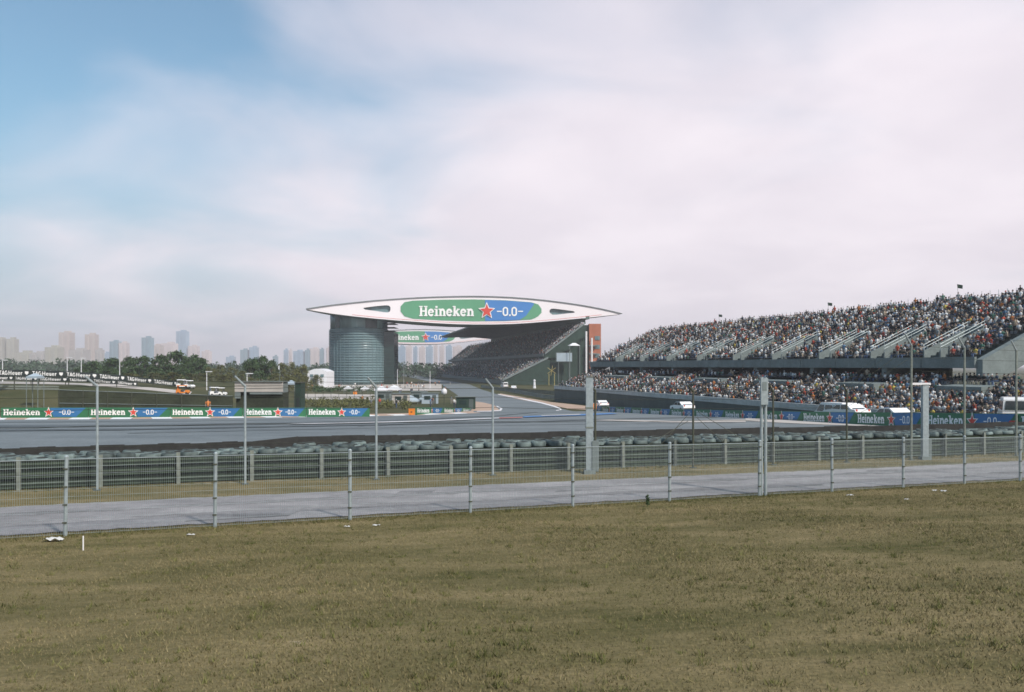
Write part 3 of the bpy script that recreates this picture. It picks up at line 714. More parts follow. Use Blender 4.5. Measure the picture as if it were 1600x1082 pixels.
def glass_tower(shift, label):
    D = 409.; c = W(561, 600, D) + shift; c.z = -4.3; ztop = CZ + (572 - 517) / F * D
    r = 13.1
    root = empty('glass_tower', c, label, 'tower')
    m_ = MB().lathe(c, [(r, 0), (r, ztop - c.z)], 48); m_.build('curtain_wall', 'glass', root, True)
    # storey louvers
    nl = 21
    for k in range(nl):
        z = 1.4 + k * (ztop - c.z - 2) / (nl - 1); me_ = None
        m_ = MB().lathe(c + Vector((0, 0, z)), [(r + .02, -.30), (r + .45, -.26), (r + .45, .26), (r + .02, .30)], 48, caps=False); m_.build('louver', 'louver', root)
    for k in range(40):
        a = 2 * math.pi * k / 40; p = c + Vector((math.cos(a) * (r + .5), math.sin(a) * (r + .5), 0))
        MB().box(p + Vector((0, 0, (ztop - c.z) / 2)), (.14, .14, ztop - c.z), 0, a).build('mullion', 'louver', root)
    # recessed upper storey under the bridge
    zt2 = CZ + (572 - 489) / F * D
    m_ = MB().lathe(c + Vector((0, 0, ztop - c.z)), [(r - .15, 0), (r - .15, zt2 - ztop)], 48); m_.build('upper_storey', 'glass', root, True)
    MB().lathe(c + Vector((0, 0, ztop - c.z + .02)), [(r + .42, 0), (r + .42, .4)], 40).build('balcony_slab', 'louver', root)
    for k in range(40):
        a = 2 * math.pi * k / 40; p = c + Vector((math.cos(a) * (r - .05), math.sin(a) * (r - .05), ztop - c.z + .4))
        MB().box(p + Vector((0, 0, (zt2 - ztop - .4) / 2)), (.12, .12, zt2 - ztop - .4), 0, a).build('mullion', 'louver', root)
    for a0, wd in ((-55, 26), (-128, 12)):
        vs = []; fs = []; n = 10
        for k in range(n + 1):
            a = R(a0 - wd / 2 + wd * k / n)
            for z in (ztop - c.z + .7, zt2 - c.z - 1.2): vs.append(c + Vector((math.cos(a) * (r + .06), math.sin(a) * (r + .06), z)))
        for k in range(n): fs.append((2 * k, 2 * k + 2, 2 * k + 3, 2 * k + 1))
        MB().add(vs, fs).build('window_band', 'glass_dark', root)
    # stair core on the right-hand side
    cc = c + Vector((12.6, 2.0, 0)); 
    sc_ = MB().box(cc + Vector((0, 0, (ztop - c.z - 1) / 2)), (8.6, 15, ztop - c.z - 1.0)).build('stair_core', 'glass_dark', root)
    for k in range(18):
        MB().box(cc + Vector((0, 0, 1.8 + k * 1.75)), (8.9, 15.3, .16)).build('floor_band', 'dark_green', sc_)
    return root
wing(1, 'long white lens-shaped bridge building with a big green and blue beer sign', True)
glass_tower(Vector((0, 0, 0)), 'round dark glass tower with stacked louvers carrying the left end of the bridge building')
w2, sh2 = wing(1, 'far second bridge building with the same sign, seen under the near one', False)
glass_tower(sh2, 'far glass tower hidden behind the near round tower')

# ------------------------------------------------------------------ people templates
def loft(rings, n):
    v = []; f = []
    for (c, rx, ry, ax) in rings:
        for k in range(n):
            a = 2 * math.pi * (k + .5) / n
            if ax == 'z': v.append((c[0] + rx * math.cos(a), c[1] + ry * math.sin(a), c[2]))
            else: v.append((c[0] + rx * math.cos(a), c[1], c[2] + ry * math.sin(a)))
    for j in range(len(rings) - 1):
        for k in range(n):
            k2 = (k + 1) % n; a, b_, c_, d = j * n + k, j * n + k2, (j + 1) * n + k2, (j + 1) * n + k
            f += [(a, b_, c_), (a, c_, d)]
    for k in range(1, n - 1):
        f.append((0, k + 1, k)); q = (len(rings) - 1) * n; f.append((q, q + k, q + k + 1))
    return v, f
def template(pieces):
    V, Fc, Pt = [], [], []
    for (rings, n, part) in pieces:
        v, f = loft(rings, n); o = len(V); V += v; Fc += [tuple(i + o for i in t_) for t_ in f]; Pt += [part] * len(f)
    return np.array(V, float), np.array(Fc, int), np.array(Pt, int)
# part ids: 0 shirt, 1 skin, 2 hair or cap, 3 trousers
def seated(full=True, lean=0., arms=0):
    n = 6 if full else 5
    P = [([((0, .06, .40), .17, .13, 'z'), ((0, .06 - lean * .3, .68), .165, .115, 'z'), ((0, .05 - lean * .7, .93), .205, .11, 'z'), ((0, .05 - lean * .8, 1.03), .09, .07, 'z')], n, 0),
         ([((0, .04 - lean, 1.02), .05, .05, 'z'), ((0, .02 - lean, 1.08), .078, .09, 'z'), ((0, .02 - lean, 1.16), .085, .1, 'z')], n, 1),
         ([((0, .03 - lean, 1.155), .09, .108, 'z'), ((0, .035 - lean, 1.23), .085, .1, 'z'), ((0, .035 - lean, 1.275), .04, .05, 'z')], n, 2)]
    for s in (-1, 1):
        P.append(([((s * .09, .1, .47), .08, .08, 'y'), ((s * .10, -.40, .47), .062, .06, 'y')], 4, 3))
        if full:
            P.append(([((s * .10, -.40, .46), .058, .058, 'z'), ((s * .10, -.37, .08), .042, .05, 'z'), ((s * .1, -.42, 0.), .045, .11, 'z')], 4, 3))
            if arms == 0: P += [([((s * .23, .05 - lean * .6, .96), .055, .055, 'z'), ((s * .26, -.04, .70), .045, .045, 'z')], 4, 0), ([((s * .25, .0, .70), .042, .042, 'y'), ((s * .13, -.30, .60), .03, .03, 'y')], 4, 1)]
            else: P += [([((s * .23, .05 - lean * .6, .96), .055, .055, 'z'), ((s * .27, -.12, .80), .045, .045, 'z')], 4, 0), ([((s * .26, -.12, .80), .04, .04, 'z'), ((s * .10, -.12, 1.12), .03, .03, 'z')], 4, 1)]
        else: P.append(([((s * .23, .05, .96), .05, .05, 'z'), ((s * .22, -.1, .62), .045, .05, 'z')], 3, 0))
    return template(P)
def standing(full=True):
    n = 6 if full else 5
    P = [([((0, 0, .86), .165, .11, 'z'), ((0, 0, 1.12), .15, .10, 'z'), ((0, 0, 1.38), .20, .11, 'z'), ((0, 0, 1.48), .08, .07, 'z')], n, 0),
         ([((0, -.01, 1.46), .05, .05, 'z'), ((0, -.02, 1.53), .075, .09, 'z'), ((0, -.02, 1.61), .082, .1, 'z')], n, 1),
         ([((0, -.01, 1.605), .088, .105, 'z'), ((0, -.01, 1.68), .08, .095, 'z'), ((0, -.01, 1.73), .04, .05, 'z')], n, 2)]
    for s in (-1, 1):
        P.append(([((s * .085, 0, .9), .09, .1, 'z'), ((s * .1, -.01, .48), .062, .07, 'z'), ((s * .1, .01, .09), .045, .05, 'z'), ((s * .1, -.05, 0), .05, .12, 'z')], 5, 3))
        P.append(([((s * .235, 0, 1.40), .055, .055, 'z'), ((s * .26, .01, 1.12), .045, .045, 'z')], 4, 0))
        P.append(([((s * .26, .01, 1.12), .042, .042, 'z'), ((s * .25, -.06, .82), .033, .035, 'z')], 4, 1))
    return template(P)
SHIRT = [((.74, .74, .72), .25, 'white'), ((.025, .03, .03), .26, 'black'), ((.04, .06, .09), .14, 'navy'), ((.22, .25, .26), .15, 'grey'), ((.44, .08, .05), .055, 'red'), ((.52, .19, .06), .035, 'orange'),
         ((.14, .24, .36), .045, 'blue'), ((.08, .17, .13), .05, 'green'), ((.48, .38, .28), .06, 'beige'), ((.60, .46, .10), .01, 'yellow')]
SP = np.array([s[1] for s in SHIRT]); SP = SP / SP.sum(); SC = np.array([s[0] for s in SHIRT])
HAIR = np.array([(.015, .012, .01), (.02, .016, .014), (.65, .65, .65), (.5, .06, .04), (.05, .07, .12), (.04, .03, .02)])
PANT = np.array([(.04, .05, .08), (.02, .02, .022), (.25, .23, .2), (.08, .12, .2)])
def outfit(n, shirt=None):
    si = rng.choice(len(SHIRT), n, p=SP) if shirt is None else shirt
    c = np.zeros((n, 4, 3)); c[:, 0] = SC[si] * rng.uniform(.8, 1.15, (n, 1)); c[:, 1] = np.array((.31, .225, .18)) * rng.uniform(.75, 1.15, (n, 1))
    c[:, 2] = HAIR[rng.choice(6, n, p=[.38, .28, .14, .03, .08, .09])]; c[:, 3] = PANT[rng.integers(0, 4, n)]
    return np.clip(c, 0, 1), si
def crowd_mesh(name, tmpl, pos, yaw, scl, cols):
    V, Fc, Pt = tmpl; n = len(pos); cs, sn = np.cos(yaw)[:, None], np.sin(yaw)[:, None]
    x = V[None, :, 0] * cs - V[None, :, 1] * sn; y = V[None, :, 0] * sn + V[None, :, 1] * cs; z = np.repeat(V[None, :, 2], n, 0)
    v = np.stack([x, y, z], -1) * scl[:, None, None] + pos[:, None, :]
    f = Fc[None] + (np.arange(n) * len(V))[:, None, None]
    return np_mesh(name, v.reshape(-1, 3), f.reshape(-1, 3), 'people', cols[:, Pt].reshape(-1, 3))
PROTO = []
for k in range(40):
    tm = seated(True, random.choice([0, .03, .08, .14]), k % 3 == 0); c, si = outfit(1, np.array([[0, 0, 1, 1, 2, 3, 4, 5, 6, 7, 8, 9, 0, 1, 3, 2, 0, 1, 4, 3, 0, 1, 2, 3, 0, 1, 2, 3, 0, 1, 2, 6, 0, 1, 3, 7, 0, 1, 0, 1][k]]))
    PROTO.append((crowd_mesh('person', tm, np.zeros((1, 3)), np.zeros(1), np.ones(1), c), SHIRT[int(si[0])][2]))

# ------------------------------------------------------------------ open grandstand on the right
NQ = 1.0318
AL = Vector((-.254, 1, 0)) / NQ; AC = Vector((1, .254, 0)) / NQ           # along the stand, and up its rake
def S(t_, a, z):     # along, rake offset from the front wall, height
    q = 62.8 / NQ + a; p = AL * t_ + AC * q; return Vector((p.x, p.y, z))
T0, T1, TU = 44., 198., 77.5
st = empty('open_grandstand', S(120, 10, -4), 'open concrete two-tier grandstand packed with spectators on the right', 'grandstand')
def extrude(prof, t0, t1, name, m_, parent, closed=True):
    mb = MB(); n = len(prof); A = [S(t0, a, z) for a, z in prof]; B = [S(t1, a, z) for a, z in prof]
    fs = [(i, (i + 1) % n, n + (i + 1) % n, n + i) for i in range(n if closed else n - 1)]
    if closed: fs += [tuple(range(n - 1, -1, -1)), tuple(range(n, 2 * n))]
    return mb.add(A + B, fs).build(name, m_, parent)
LR, LD, LRise, LZ0 = 11, .80, .33, -1.35      # lower tier rows
UR, UD, URise, UZ0 = 20, .79, .375, 4.75
prof = [(0, -6), (0, LZ0)]
for k in range(LR): prof += [(.3 + k * LD, LZ0 + k * LRise), (.3 + k * LD, LZ0 + (k + 1) * LRise)]
prof += [(.3 + LR * LD + 2.4, LZ0 + LR * LRise), (.3 + LR * LD + 2.4, -6)]
extrude(prof, T0, T1, 'lower_tier', 'dark_concrete', st)
extrude([(-.32, -6), (-.32, LZ0 + .95), (-.05, LZ0 + .95), (-.05, -6)], T0, T1, 'front_wall', 'dark_concrete', st)
extrude([(-.42, LZ0 + .30), (-.42, LZ0 + 1.05), (.0, LZ0 + 1.05), (.0, LZ0 + .955), (-.325, LZ0 + .955), (-.325, LZ0 + .30)], T0, T1, 'coping', 'wall_light', st)
prof = [(9.0, UZ0 - .35), (9.0, UZ0)]
for k in range(UR): prof += [(9.4 + k * UD, UZ0 + k * URise), (9.4 + k * UD, UZ0 + (k + 1) * URise)]
prof += [(9.4 + UR * UD + 1.2, UZ0 + UR * URise), (9.4 + UR * UD + 1.2, UZ0 + UR * URise - .5), (9.9, UZ0 - .35)]
extrude(prof, TU, T1, 'upper_tier', 'dark_concrete', st)
tpan = np.linspace(TU - .3, T1, 16)
for i in range(15):
    extrude([(8.5, 4.05), (8.5, 5.25), (8.78, 5.25), (8.78, 4.05)], tpan[i] + .05, tpan[i + 1] - .05, 'front_beam', 'concrete', st)
extrude([(13.5, -5.5), (13.5, 4.9), (13.8, 4.9), (13.8, -5.5)], TU + 9, T1, 'concourse_wall', 'dark_concrete', st)
# raker beams and columns, the near one showing as the sloping end of the stand
for k, t_ in enumerate(np.linspace(TU - .6, T1, 9)):
    e = .45
    pr = [(8.8, UZ0 - 1.6), (8.8, UZ0 + .2)] + [(9.4 + UR * UD + 1.2, UZ0 + UR * URise + (1.0 if k in (0,) else -.4)), (9.4 + UR * UD + 1.2, UZ0 + UR * URise - 1.9), (12, UZ0 - 1.3)]
    extrude(pr, t_ - e, t_ + e, 'raker_beam', 'concrete', st)
    for a, zt in ((9.6, 3.6), (15.5, 6.2), (24, 9.6)):
        b_ = S(t_, a, -5); MB().box((b_ + S(t_, a, zt)) / 2, (.8, .8, zt + 5), 0, .25).build('column', 'dark_concrete' if a < 20 else 'concrete', st)
# stair walls and vomitories with rails
upper_gap = []; lower_gap = []
for k, t_ in enumerate([84.5, 94, 105, 117, 129, 142, 155, 168, 182]):
    wd = 2.6; z_at = lambda a: UZ0 + (a - 9.4) / UD * URise
    upper_gap.append((t_ - wd / 2 - .3, t_ + wd / 2 + .3, 9.0, 15.6))
    vo = None
    for s in (-1, 1):
        tt = t_ + s * wd / 2
        o = extrude([(9.3, z_at(9.3)), (9.3, z_at(9.3) + 1.3), (15.3, z_at(15.3) + 1.15), (15.3, z_at(15.3) - .1)], tt - .1, tt + .1, 'stair_wall', 'concrete', st)
        m_ = MB()
        for h in (.35, .7):
            m_.tube(S(tt, 9.3, z_at(9.3) + 1.3 + h), S(tt, 15.3, z_at(15.3) + 1.15 + h), .028, .028, 5)
        for a in (9.4, 11.3, 13.2, 15.2): m_.tube(S(tt, a, z_at(a) + 1.15), S(tt, a, z_at(a) + 1.95), .035, .035, 5)
        m_.build('handrail', 'galvanised', o)
    extrude([(15.0, z_at(15.0) - .4), (15.0, z_at(15.0) + 1.35), (15.2, z_at(15.2) + 1.35), (15.2, z_at(15.2) - .4)], t_ - wd / 2, t_ + wd / 2, 'vomitory_wall', 'concrete', st)
for t_, wd in [(58, 7), (76, 7), (93, 8), (112, 10), (132, 11), (152, 12), (174, 12)]:
    lower_gap.append((t_ - wd / 2, t_ + wd / 2, 5.2, 8.0)); z_at = LZ0 + (5.4 - .3) / LD * LRise
    extrude([(5.4, z_at - .2), (5.4, z_at + 1.45), (7.6, z_at + 1.6), (7.6, z_at - .2)], t_ - wd / 2 + .4, t_ + wd / 2 - .4, 'vomitory_box', 'concrete', st)
# rail along the top row
m_ = MB(); ar = 9.4 + UR * UD + 1.0; zr = UZ0 + UR * URise
for t_ in np.arange(TU, T1, 1.4): m_.tube(S(t_, ar, zr), S(t_, ar, zr + 1.7), .03, .03, 4)
m_.tube(S(TU, ar, zr + 1.1), S(T1, ar, zr + 1.1), .03, .03, 4); m_.build('back_rail', 'galvanised', st)
# seats
def in_gap(t_, a, gaps): return any(g0 < t_ < g1 and a0 < a < a1 for g0, g1, a0, a1 in gaps)
spec = []; seat_pos = []
yaw0 = math.atan2(AC.y, AC.x) - math.pi / 2      # local -y looks down the rake
for tier, (nr, dd, rise, z0, a0, t0, gaps) in enumerate(((LR, LD, LRise, LZ0, .3, T0 + 6, lower_gap), (UR, UD, URise, UZ0, 9.4, TU + .5, upper_gap))):
    for k in range(nr):
        a = a0 + k * dd + .42; z = z0 + (k + 1) * rise; t_ = t0
        while t_ < T1 - .4:
            t_ += random.uniform(.50, .62)
            if in_gap(t_, a, gaps): continue
            aisle = (t_ % 11.5) < .9
            dens = .9 if tier == 1 else .86
            if tier == 1 and k < 7: dens = .72
            if aisle: dens = .12
            if tier == 0 and t_ < 62: dens *= .75
            dens *= .72 + .36 * (.5 + .5 * math.sin(t_ * .8 + k * 1.9) * math.sin(t_ * .31 - k * .7))
            p = S(t_, a, z)
            if abs(p.x / p.y) > .63: continue
            seat_pos.append((t_, a, z))
            if random.random() < dens: spec.append((p.y, p, tier, k))
m_ = MB(); 
sp_ = np.array([tuple(S(t_, a + .18, z)) for t_, a, z in seat_pos]); 
# seat shells as one stuff part
sv = np.array([(-.21, -.2, .38), (.21, -.2, .38), (.21, .14, .36), (-.21, .14, .36), (-.21, .17, .72), (.21, .17, .72)]); sf = np.array([(0, 1, 2, 3), (3, 2, 5, 4)])
cs, sn = math.cos(yaw0), math.sin(yaw0); rv = np.stack([sv[:, 0] * cs - sv[:, 1] * sn, sv[:, 0] * sn + sv[:, 1] * cs, sv[:, 2]], -1)
mat('seat_plastic', (.17, .12, .11), .6, .3, .05, c2=(.10, .12, .12))
me = np_mesh('seat', (sp_[:, None] + rv[None]).reshape(-1, 3), (sf[None] + (np.arange(len(sp_)) * 6)[:, None, None]).reshape(-1, 4), 'seat_plastic')
o = link('seat', me, st); o.location = -Vector(st.location); o['kind'] = 'stuff'
spec.sort(key=lambda s: s[0])
GRP = 'spectators in the open grandstand'
for i, (D, p, tier, k) in enumerate(spec[:225]):
    me_, cn = PROTO[random.randrange(40)]
    o = link('person', me_); o.location = p; o.rotation_euler = (0, 0, yaw0 + random.uniform(-.35, .25)); s = random.uniform(.92, 1.08); o.scale = (s, s, s)
    tag(o, 'seated spectator in %s top, %s row of the %s tier, right end' % (cn, ORD[k], ('lower', 'upper')[tier]), 'person', GRP)
rest = spec[225:]
pos = np.array([tuple(s[1]) for s in rest]); n = len(pos); c, _ = outfit(n)
stand_up = rng.random(n) < .085
near = (pos[:, 1] < 125) & ~stand_up; far = (pos[:, 1] >= 125) & ~stand_up
for msk, tm, nm in ((near, seated(True, .05, 0), 'crowd'), (far, seated(False, .04), 'crowd'), (stand_up, standing(False), 'crowd')):
    k = int(msk.sum())
    me = crowd_mesh(nm, tm, pos[msk], yaw0 + rng.uniform(-.4, .4, k), rng.uniform(.9, 1.1, k), c[msk])
    tag(link(nm, me), 'dense colourful crowd filling the rest of the open grandstand', 'crowd', kind='stuff')
# flags held up over the top row
for i, (t_, h) in enumerate(((99, 2.6), (128, 2.2), (166, 2.4))):
    b_ = S(t_, ar - .6, zr + .3)
    root = empty('hand_flag', b_, 'small dark flag raised above the top row, ' + ['nearest to the right photo edge', 'middle of three', 'leftmost of three'][i], 'flag')
    MB().tube(b_, b_ + Vector((-.25, 0, h)), .02, .02, 5).build('stick', 'post_dark', root)
    q = b_ + Vector((-.25, 0, h)); MB().add([q, q + Vector((.45, .1, -.05)), q + Vector((.75, .02, -.12)), q + Vector((.72, 0, -.6)), q + Vector((.4, .12, -.55)), q + Vector((.03, 0, -.5))], [(0, 1, 4, 5), (1, 2, 3, 4)]).build('cloth', 'dark_green', root)

# ------------------------------------------------------------------ covered main grandstand beyond the bridge
MC = Vector((1, .174, 0)).normalized()
O2 = Vector((-4.3, 397, -4.3))
def S2(t_, a, z): p = O2 + AX * t_ + MC * a; return Vector((p.x, p.y, z))
ms_ = empty('main_grandstand', S2(200, 20, -4.3), 'huge roofed grandstand in deep shade along the start straight', 'grandstand')
def ext2(prof, t0, t1, name, m_, parent):
    n = len(prof); A = [S2(t0, a, z) for a, z in prof]; B = [S2(t1, a, z) for a, z in prof]
    return MB().add(A + B, [(i, (i + 1) % n, n + (i + 1) % n, n + i) for i in range(n)] + [tuple(range(n - 1, -1, -1)), tuple(range(n, 2 * n))]).build(name, m_, parent)
LEN = 430
prof = [(0, -5), (0, -3.0)]
r1 = 24
for k in range(r1): prof += [(.5 + k * .82, -3.0 + k * .42), (.5 + k * .82, -3.0 + (k + 1) * .42)]
prof += [(22, 7.1), (22, -5)]
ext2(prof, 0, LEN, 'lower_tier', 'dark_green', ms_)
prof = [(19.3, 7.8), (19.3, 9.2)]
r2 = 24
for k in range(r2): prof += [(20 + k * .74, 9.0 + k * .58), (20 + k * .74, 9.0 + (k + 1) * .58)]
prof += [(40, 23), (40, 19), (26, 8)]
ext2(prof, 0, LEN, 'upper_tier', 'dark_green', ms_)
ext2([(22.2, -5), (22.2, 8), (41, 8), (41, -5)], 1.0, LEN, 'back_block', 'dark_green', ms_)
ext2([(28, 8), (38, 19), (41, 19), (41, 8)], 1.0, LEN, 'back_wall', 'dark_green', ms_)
ext2([(18.7, 8.6), (18.7, 9.9), (18.95, 9.9), (18.95, 8.6)], 0, LEN, 'tier_parapet', 'concrete', ms_)
ext2([(-.4, -5), (-.4, -2.2), (-.1, -2.2), (-.1, -5)], 0, LEN, 'front_wall', 'concrete', ms_)
ext2([(39.2, 22.9), (39.2, 25.4), (39.6, 25.4), (39.6, 22.9)], 12, 298, 'clerestory_wall', 'soffit', ms_)
# roof canopy with ribs
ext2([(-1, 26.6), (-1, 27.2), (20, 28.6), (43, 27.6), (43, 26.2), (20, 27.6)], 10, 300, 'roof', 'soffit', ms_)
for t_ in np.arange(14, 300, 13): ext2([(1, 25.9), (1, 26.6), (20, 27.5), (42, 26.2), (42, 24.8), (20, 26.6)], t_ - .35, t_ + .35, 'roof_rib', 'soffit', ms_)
for t_ in np.arange(14, 300, 26): 
    MB().tube(S2(t_, 39.5, 20), S2(t_, 39.5, 26), .5, .5, 8).build('column', 'dark_concrete', ms_)
# near gable: stepped end parapets, red-brown stair tower, columns, screen
for a0, z0, a1, z1 in ((0, -3, 21, 7.2), (19.5, 9.0, 38.5, 23.2)):
    mb = MB(); A = [(a0, z0 + .4), (a1, z1 + .4), (a1, z1 + 1.3), (a0, z0 + 1.3)]
    mb.hexa([S2(-.5, a, z) for a, z in A], [S2(.0, a, z) for a, z in A]); mb.build('end_parapet', 'concrete', ms_)
stw = empty('stair_tower', S2(-2, 41, -4.3), 'orange stair tower with white columns at the end of the main grandstand', 'tower')
MB().box(S2(1, 43.0, 9.5), (5.4, 6, 28)).build('shaft', 'orange_cladding', stw)
for k in range(5): MB().box(S2(-2.4, 41.4, -1 + k * 3.6), (3.6, 2.2, .5)).build('landing', 'concrete', stw)
for a in (38.0, 40.6): MB().tube(S2(-3.2, a, -4.3), S2(-3.2, a, 20 if a < 39 else 17), .45, .45, 8).build('column', 'white_paint', stw)
for k, (a, z) in enumerate(((43.5, 13), (43.5, 9), (43.5, 17))): MB().box(S2(-2.2, a, z), (2.2, .3, 1.8)).build('window', 'glass', stw)
scr = empty('video_screen', S2(-3.5, 28, 6), 'big pale video screen hung on the end wall of the main grandstand', 'screen')
MB().box(S2(-3.5, 27.6, 8.2), (7.6, .6, 4.4)).build('frame', 'dark_concrete', scr); MB().box(S2(-3.9, 27.6, 8.2), (6.9, .12, 3.8)).build('panel', 'tent_blue', scr)
for a in (25, 30): MB().tube(S2(-3.4, a, -4.3), S2(-3.4, a, 6.0), .25, .25, 6).build('leg', 'dark_concrete', scr)
cnp = empty('ticket_canopy', S2(-6, 33, 2), 'white peaked canopy on the end wall beside the video screen', 'canopy')
MB().hexa([S2(-6, 29.5, 13.4), S2(-6, 34.5, 13.4), S2(-2, 34.5, 13.4), S2(-2, 29.5, 13.4)], [S2(-5, 31.4, 14.6), S2(-5, 32.6, 14.6), S2(-3.5, 32.6, 14.6), S2(-3.5, 31.4, 14.6)]).build('roof', 'tent', cnp)
for a in (29.7, 34.3): MB().tube(S2(-5.8, a, -4.3), S2(-5.8, a, 13.4), .15, .15, 6).build('pole', 'concrete', cnp)
# crowd in the shade
pp = []
for (nr, a0, dd, z0, rs) in ((r1, .5, .82, -3.0, .42), (r2, 20, .74, 9.0, .58)):
    for k in range(nr):
        t_ = .3
        while t_ < LEN:
            t_ += random.uniform(.55, .75) * (1 + t_ / 260)
            if (t_ % 14) < 1.1: continue
            if random.random() < (.85 if t_ < 13 else .2): pp.append(tuple(S2(t_, a0 + k * dd + .42, z0 + (k + 1) * rs)))
pos = np.array(pp); n = len(pos); c, _ = outfit(n)
def tiny():
    return template([([((0, .05, .38), .18, .13, 'z'), ((0, .04, .95), .21, .12, 'z'), ((0, .03, 1.04), .08, .08, 'z')], 4, 0), ([((0, .02, 1.02), .08, .09, 'z'), ((0, .03, 1.26), .075, .09, 'z')], 4, 2), ([((0, .1, .47), .17, .08, 'y'), ((0, -.4, .47), .16, .06, 'y')], 4, 3)])
yaw2 = math.atan2(MC.y, MC.x) - math.pi / 2
me = crowd_mesh('crowd', tiny(), pos, yaw2 + rng.uniform(-.4, .4, n), rng.uniform(.9, 1.1, n), c)
tag(link('crowd', me), 'shaded crowd filling the roofed main grandstand', 'crowd', kind='stuff')

# low bank, rail and fence between the straight and the stands
def rail_run(p0s, h, label, name='guardrail', m_='concrete', cat='guardrail', posts=6.):
    root = empty(name, p0s[0], label, cat)
    for i in range(len(p0s) - 1):
        a, b_ = Vector(p0s[i]), Vector(p0s[i + 1]); d = b_ - a; n_ = Vector((-d.y, d.x, 0)).normalized() * .06
        for z0 in np.arange(.15, h - .2, .36):
            MB().hexa([a + n_ + Vector((0, 0, z0)), b_ + n_ + Vector((0, 0, z0)), b_ - n_ + Vector((0, 0, z0)), a - n_ + Vector((0, 0, z0))], [a + n_ + Vector((0, 0, z0 + .28)), b_ + n_ + Vector((0, 0, z0 + .28)), b_ - n_ + Vector((0, 0, z0 + .28)), a - n_ + Vector((0, 0, z0 + .28))]).build('rail_beam', m_, root)
        for k in range(max(1, int(d.length / posts))):
            p = a + d * (k * posts / d.length); MB().box(p + Vector((0, .1, h / 2)), (.14, .14, h)).build('post', 'dark_concrete', root)
    return root
rail_run([G(x, y) for x, y in [(752, 606.5), (800, 614), (850, 624), (900, 630), (935, 634)]], 1.1, 'pale guardrail along the right side of the start straight')
rail_run([G(x, y) for x, y in [(790, 611), (860, 617.5), (930, 625)]], 1.2, 'low concrete wall and rail below the main grandstand gable', m_='dark_concrete')

# ------------------------------------------------------------------ trees
def leaf_cloud(clumps, per, size, seed):
    r_ = np.random.default_rng(seed); V = []
    for (cx, cy, cz, rr) in clumps:
        d = r_.normal(size=(per, 3)); d /= np.linalg.norm(d, axis=1)[:, None]; d *= (r_.random(per) ** .45 * rr)[:, None]
        V.append(np.array((cx, cy, cz)) + d * (1, 1, .8))
    C = np.concatenate(V); n = len(C); a = r_.normal(size=(n, 3)); a /= np.linalg.norm(a, axis=1)[:, None]; b_ = np.cross(a, r_.normal(size=(n, 3))); b_ /= np.linalg.norm(b_, axis=1)[:, None]
    s = (size * r_.uniform(.6, 1.3, n))[:, None]
    v = np.stack([C - a * s, C + b_ * s * .6, C + a * s, C - b_ * s * .6], 1)
    return v.reshape(-1, 3), np.arange(n * 4).reshape(n, 4)
def make_tree(seed, h, rad, leaf, ncl=34, per=70, low=.25):
    rr = random.Random(seed); cl = []
    for k in range(ncl):
        a = rr.uniform(0, 6.28); f_ = rr.uniform(low, 1); prof_ = math.sin(math.pi * min(1, .18 + f_ * .80)) ** .6
        q = rad * prof_ * rr.random() ** .5
        cl.append((math.cos(a) * q, math.sin(a) * q, h * f_ * .93, rad * rr.uniform(.22, .40)))
    v, f = leaf_cloud(cl, per, h * .032, seed)
    crown = np_mesh('crown', v, f, leaf)
    m_ = MB(); m_.tube((0, 0, -.3), (0, 0, h * .35), h * .03, h * .022, 7); m_.tube((0, 0, h * .35), (.2, .1, h * .75), h * .022, h * .008, 6)
    for k in range(6):
        c_ = cl[k * 3]; m_.tube((0, 0, h * rr.uniform(.25, .5)), c_[:3], h * .012, h * .004, 5)
    tr = bpy.data.meshes.new('trunk'); tr.from_pydata(m_.v, [], m_.f); tr.materials.append(MATS['bark'])
    return crown, tr
KIND = {'dark': [make_tree(s, 12, 5.2, 'leaf_dark') for s in (1, 2, 3)], 'olive': [make_tree(s, 7, 3.6, 'leaf_olive', 26, 60, .12) for s in (4, 5, 6)], 'conifer': [make_tree(s, 13, 4.0, 'leaf_dark', 40, 60, .15) for s in (8,)]}
def tree(kind, x, D, ytop, wpx, label, group):
    me_c, me_t = random.choice(KIND[kind]); p = W(x, HOR, D); p.z = zg(p.x, p.y); top = CZ - (ytop - HOR) / F * D
    H_ = {'dark': 12, 'olive': 7, 'conifer': 13}[kind]; RD = {'dark': 5.6, 'olive': 3.8, 'conifer': 4.4}[kind]
    root = empty('tree', p, label, 'tree', group, random.uniform(0, 6)); sz = (top - p.z) / H_; sx = wpx / F * D / 2 / RD
    root.scale = (sx, sx, sz)
    link('crown', me_c, root); link('trunk', me_t, root)
dk = [(150, 300, 565, 46), (176, 292, 560, 50), (202, 305, 558, 44), (222, 285, 556, 52), (250, 296, 555, 50), (278, 290, 549, 54), (300, 300, 553, 46), (312, 283, 560, 40), (238, 272, 572, 44), (170, 272, 574, 44), (290, 268, 575, 40), (130, 310, 570, 40)]
for i, (x, D, yt, wp) in enumerate(dk):
        tree('dark', x, D, yt, wp, 'dark green tree in the clump behind the banners, %s from left' % ORD[sorted(q[0] for q in dk).index(x)], 'trees in the left clump')
for i, (x, D, yt, wp) in enumerate(((392, 262, 559, 32), (408, 268, 555, 36), (424, 270, 562, 30))):
    tree('dark', x, D, yt, wp, 'dark green tree above the grey cabin, ' + ['left of three', 'tallest of three', 'right of three'][i], 'trees above the grey cabin')
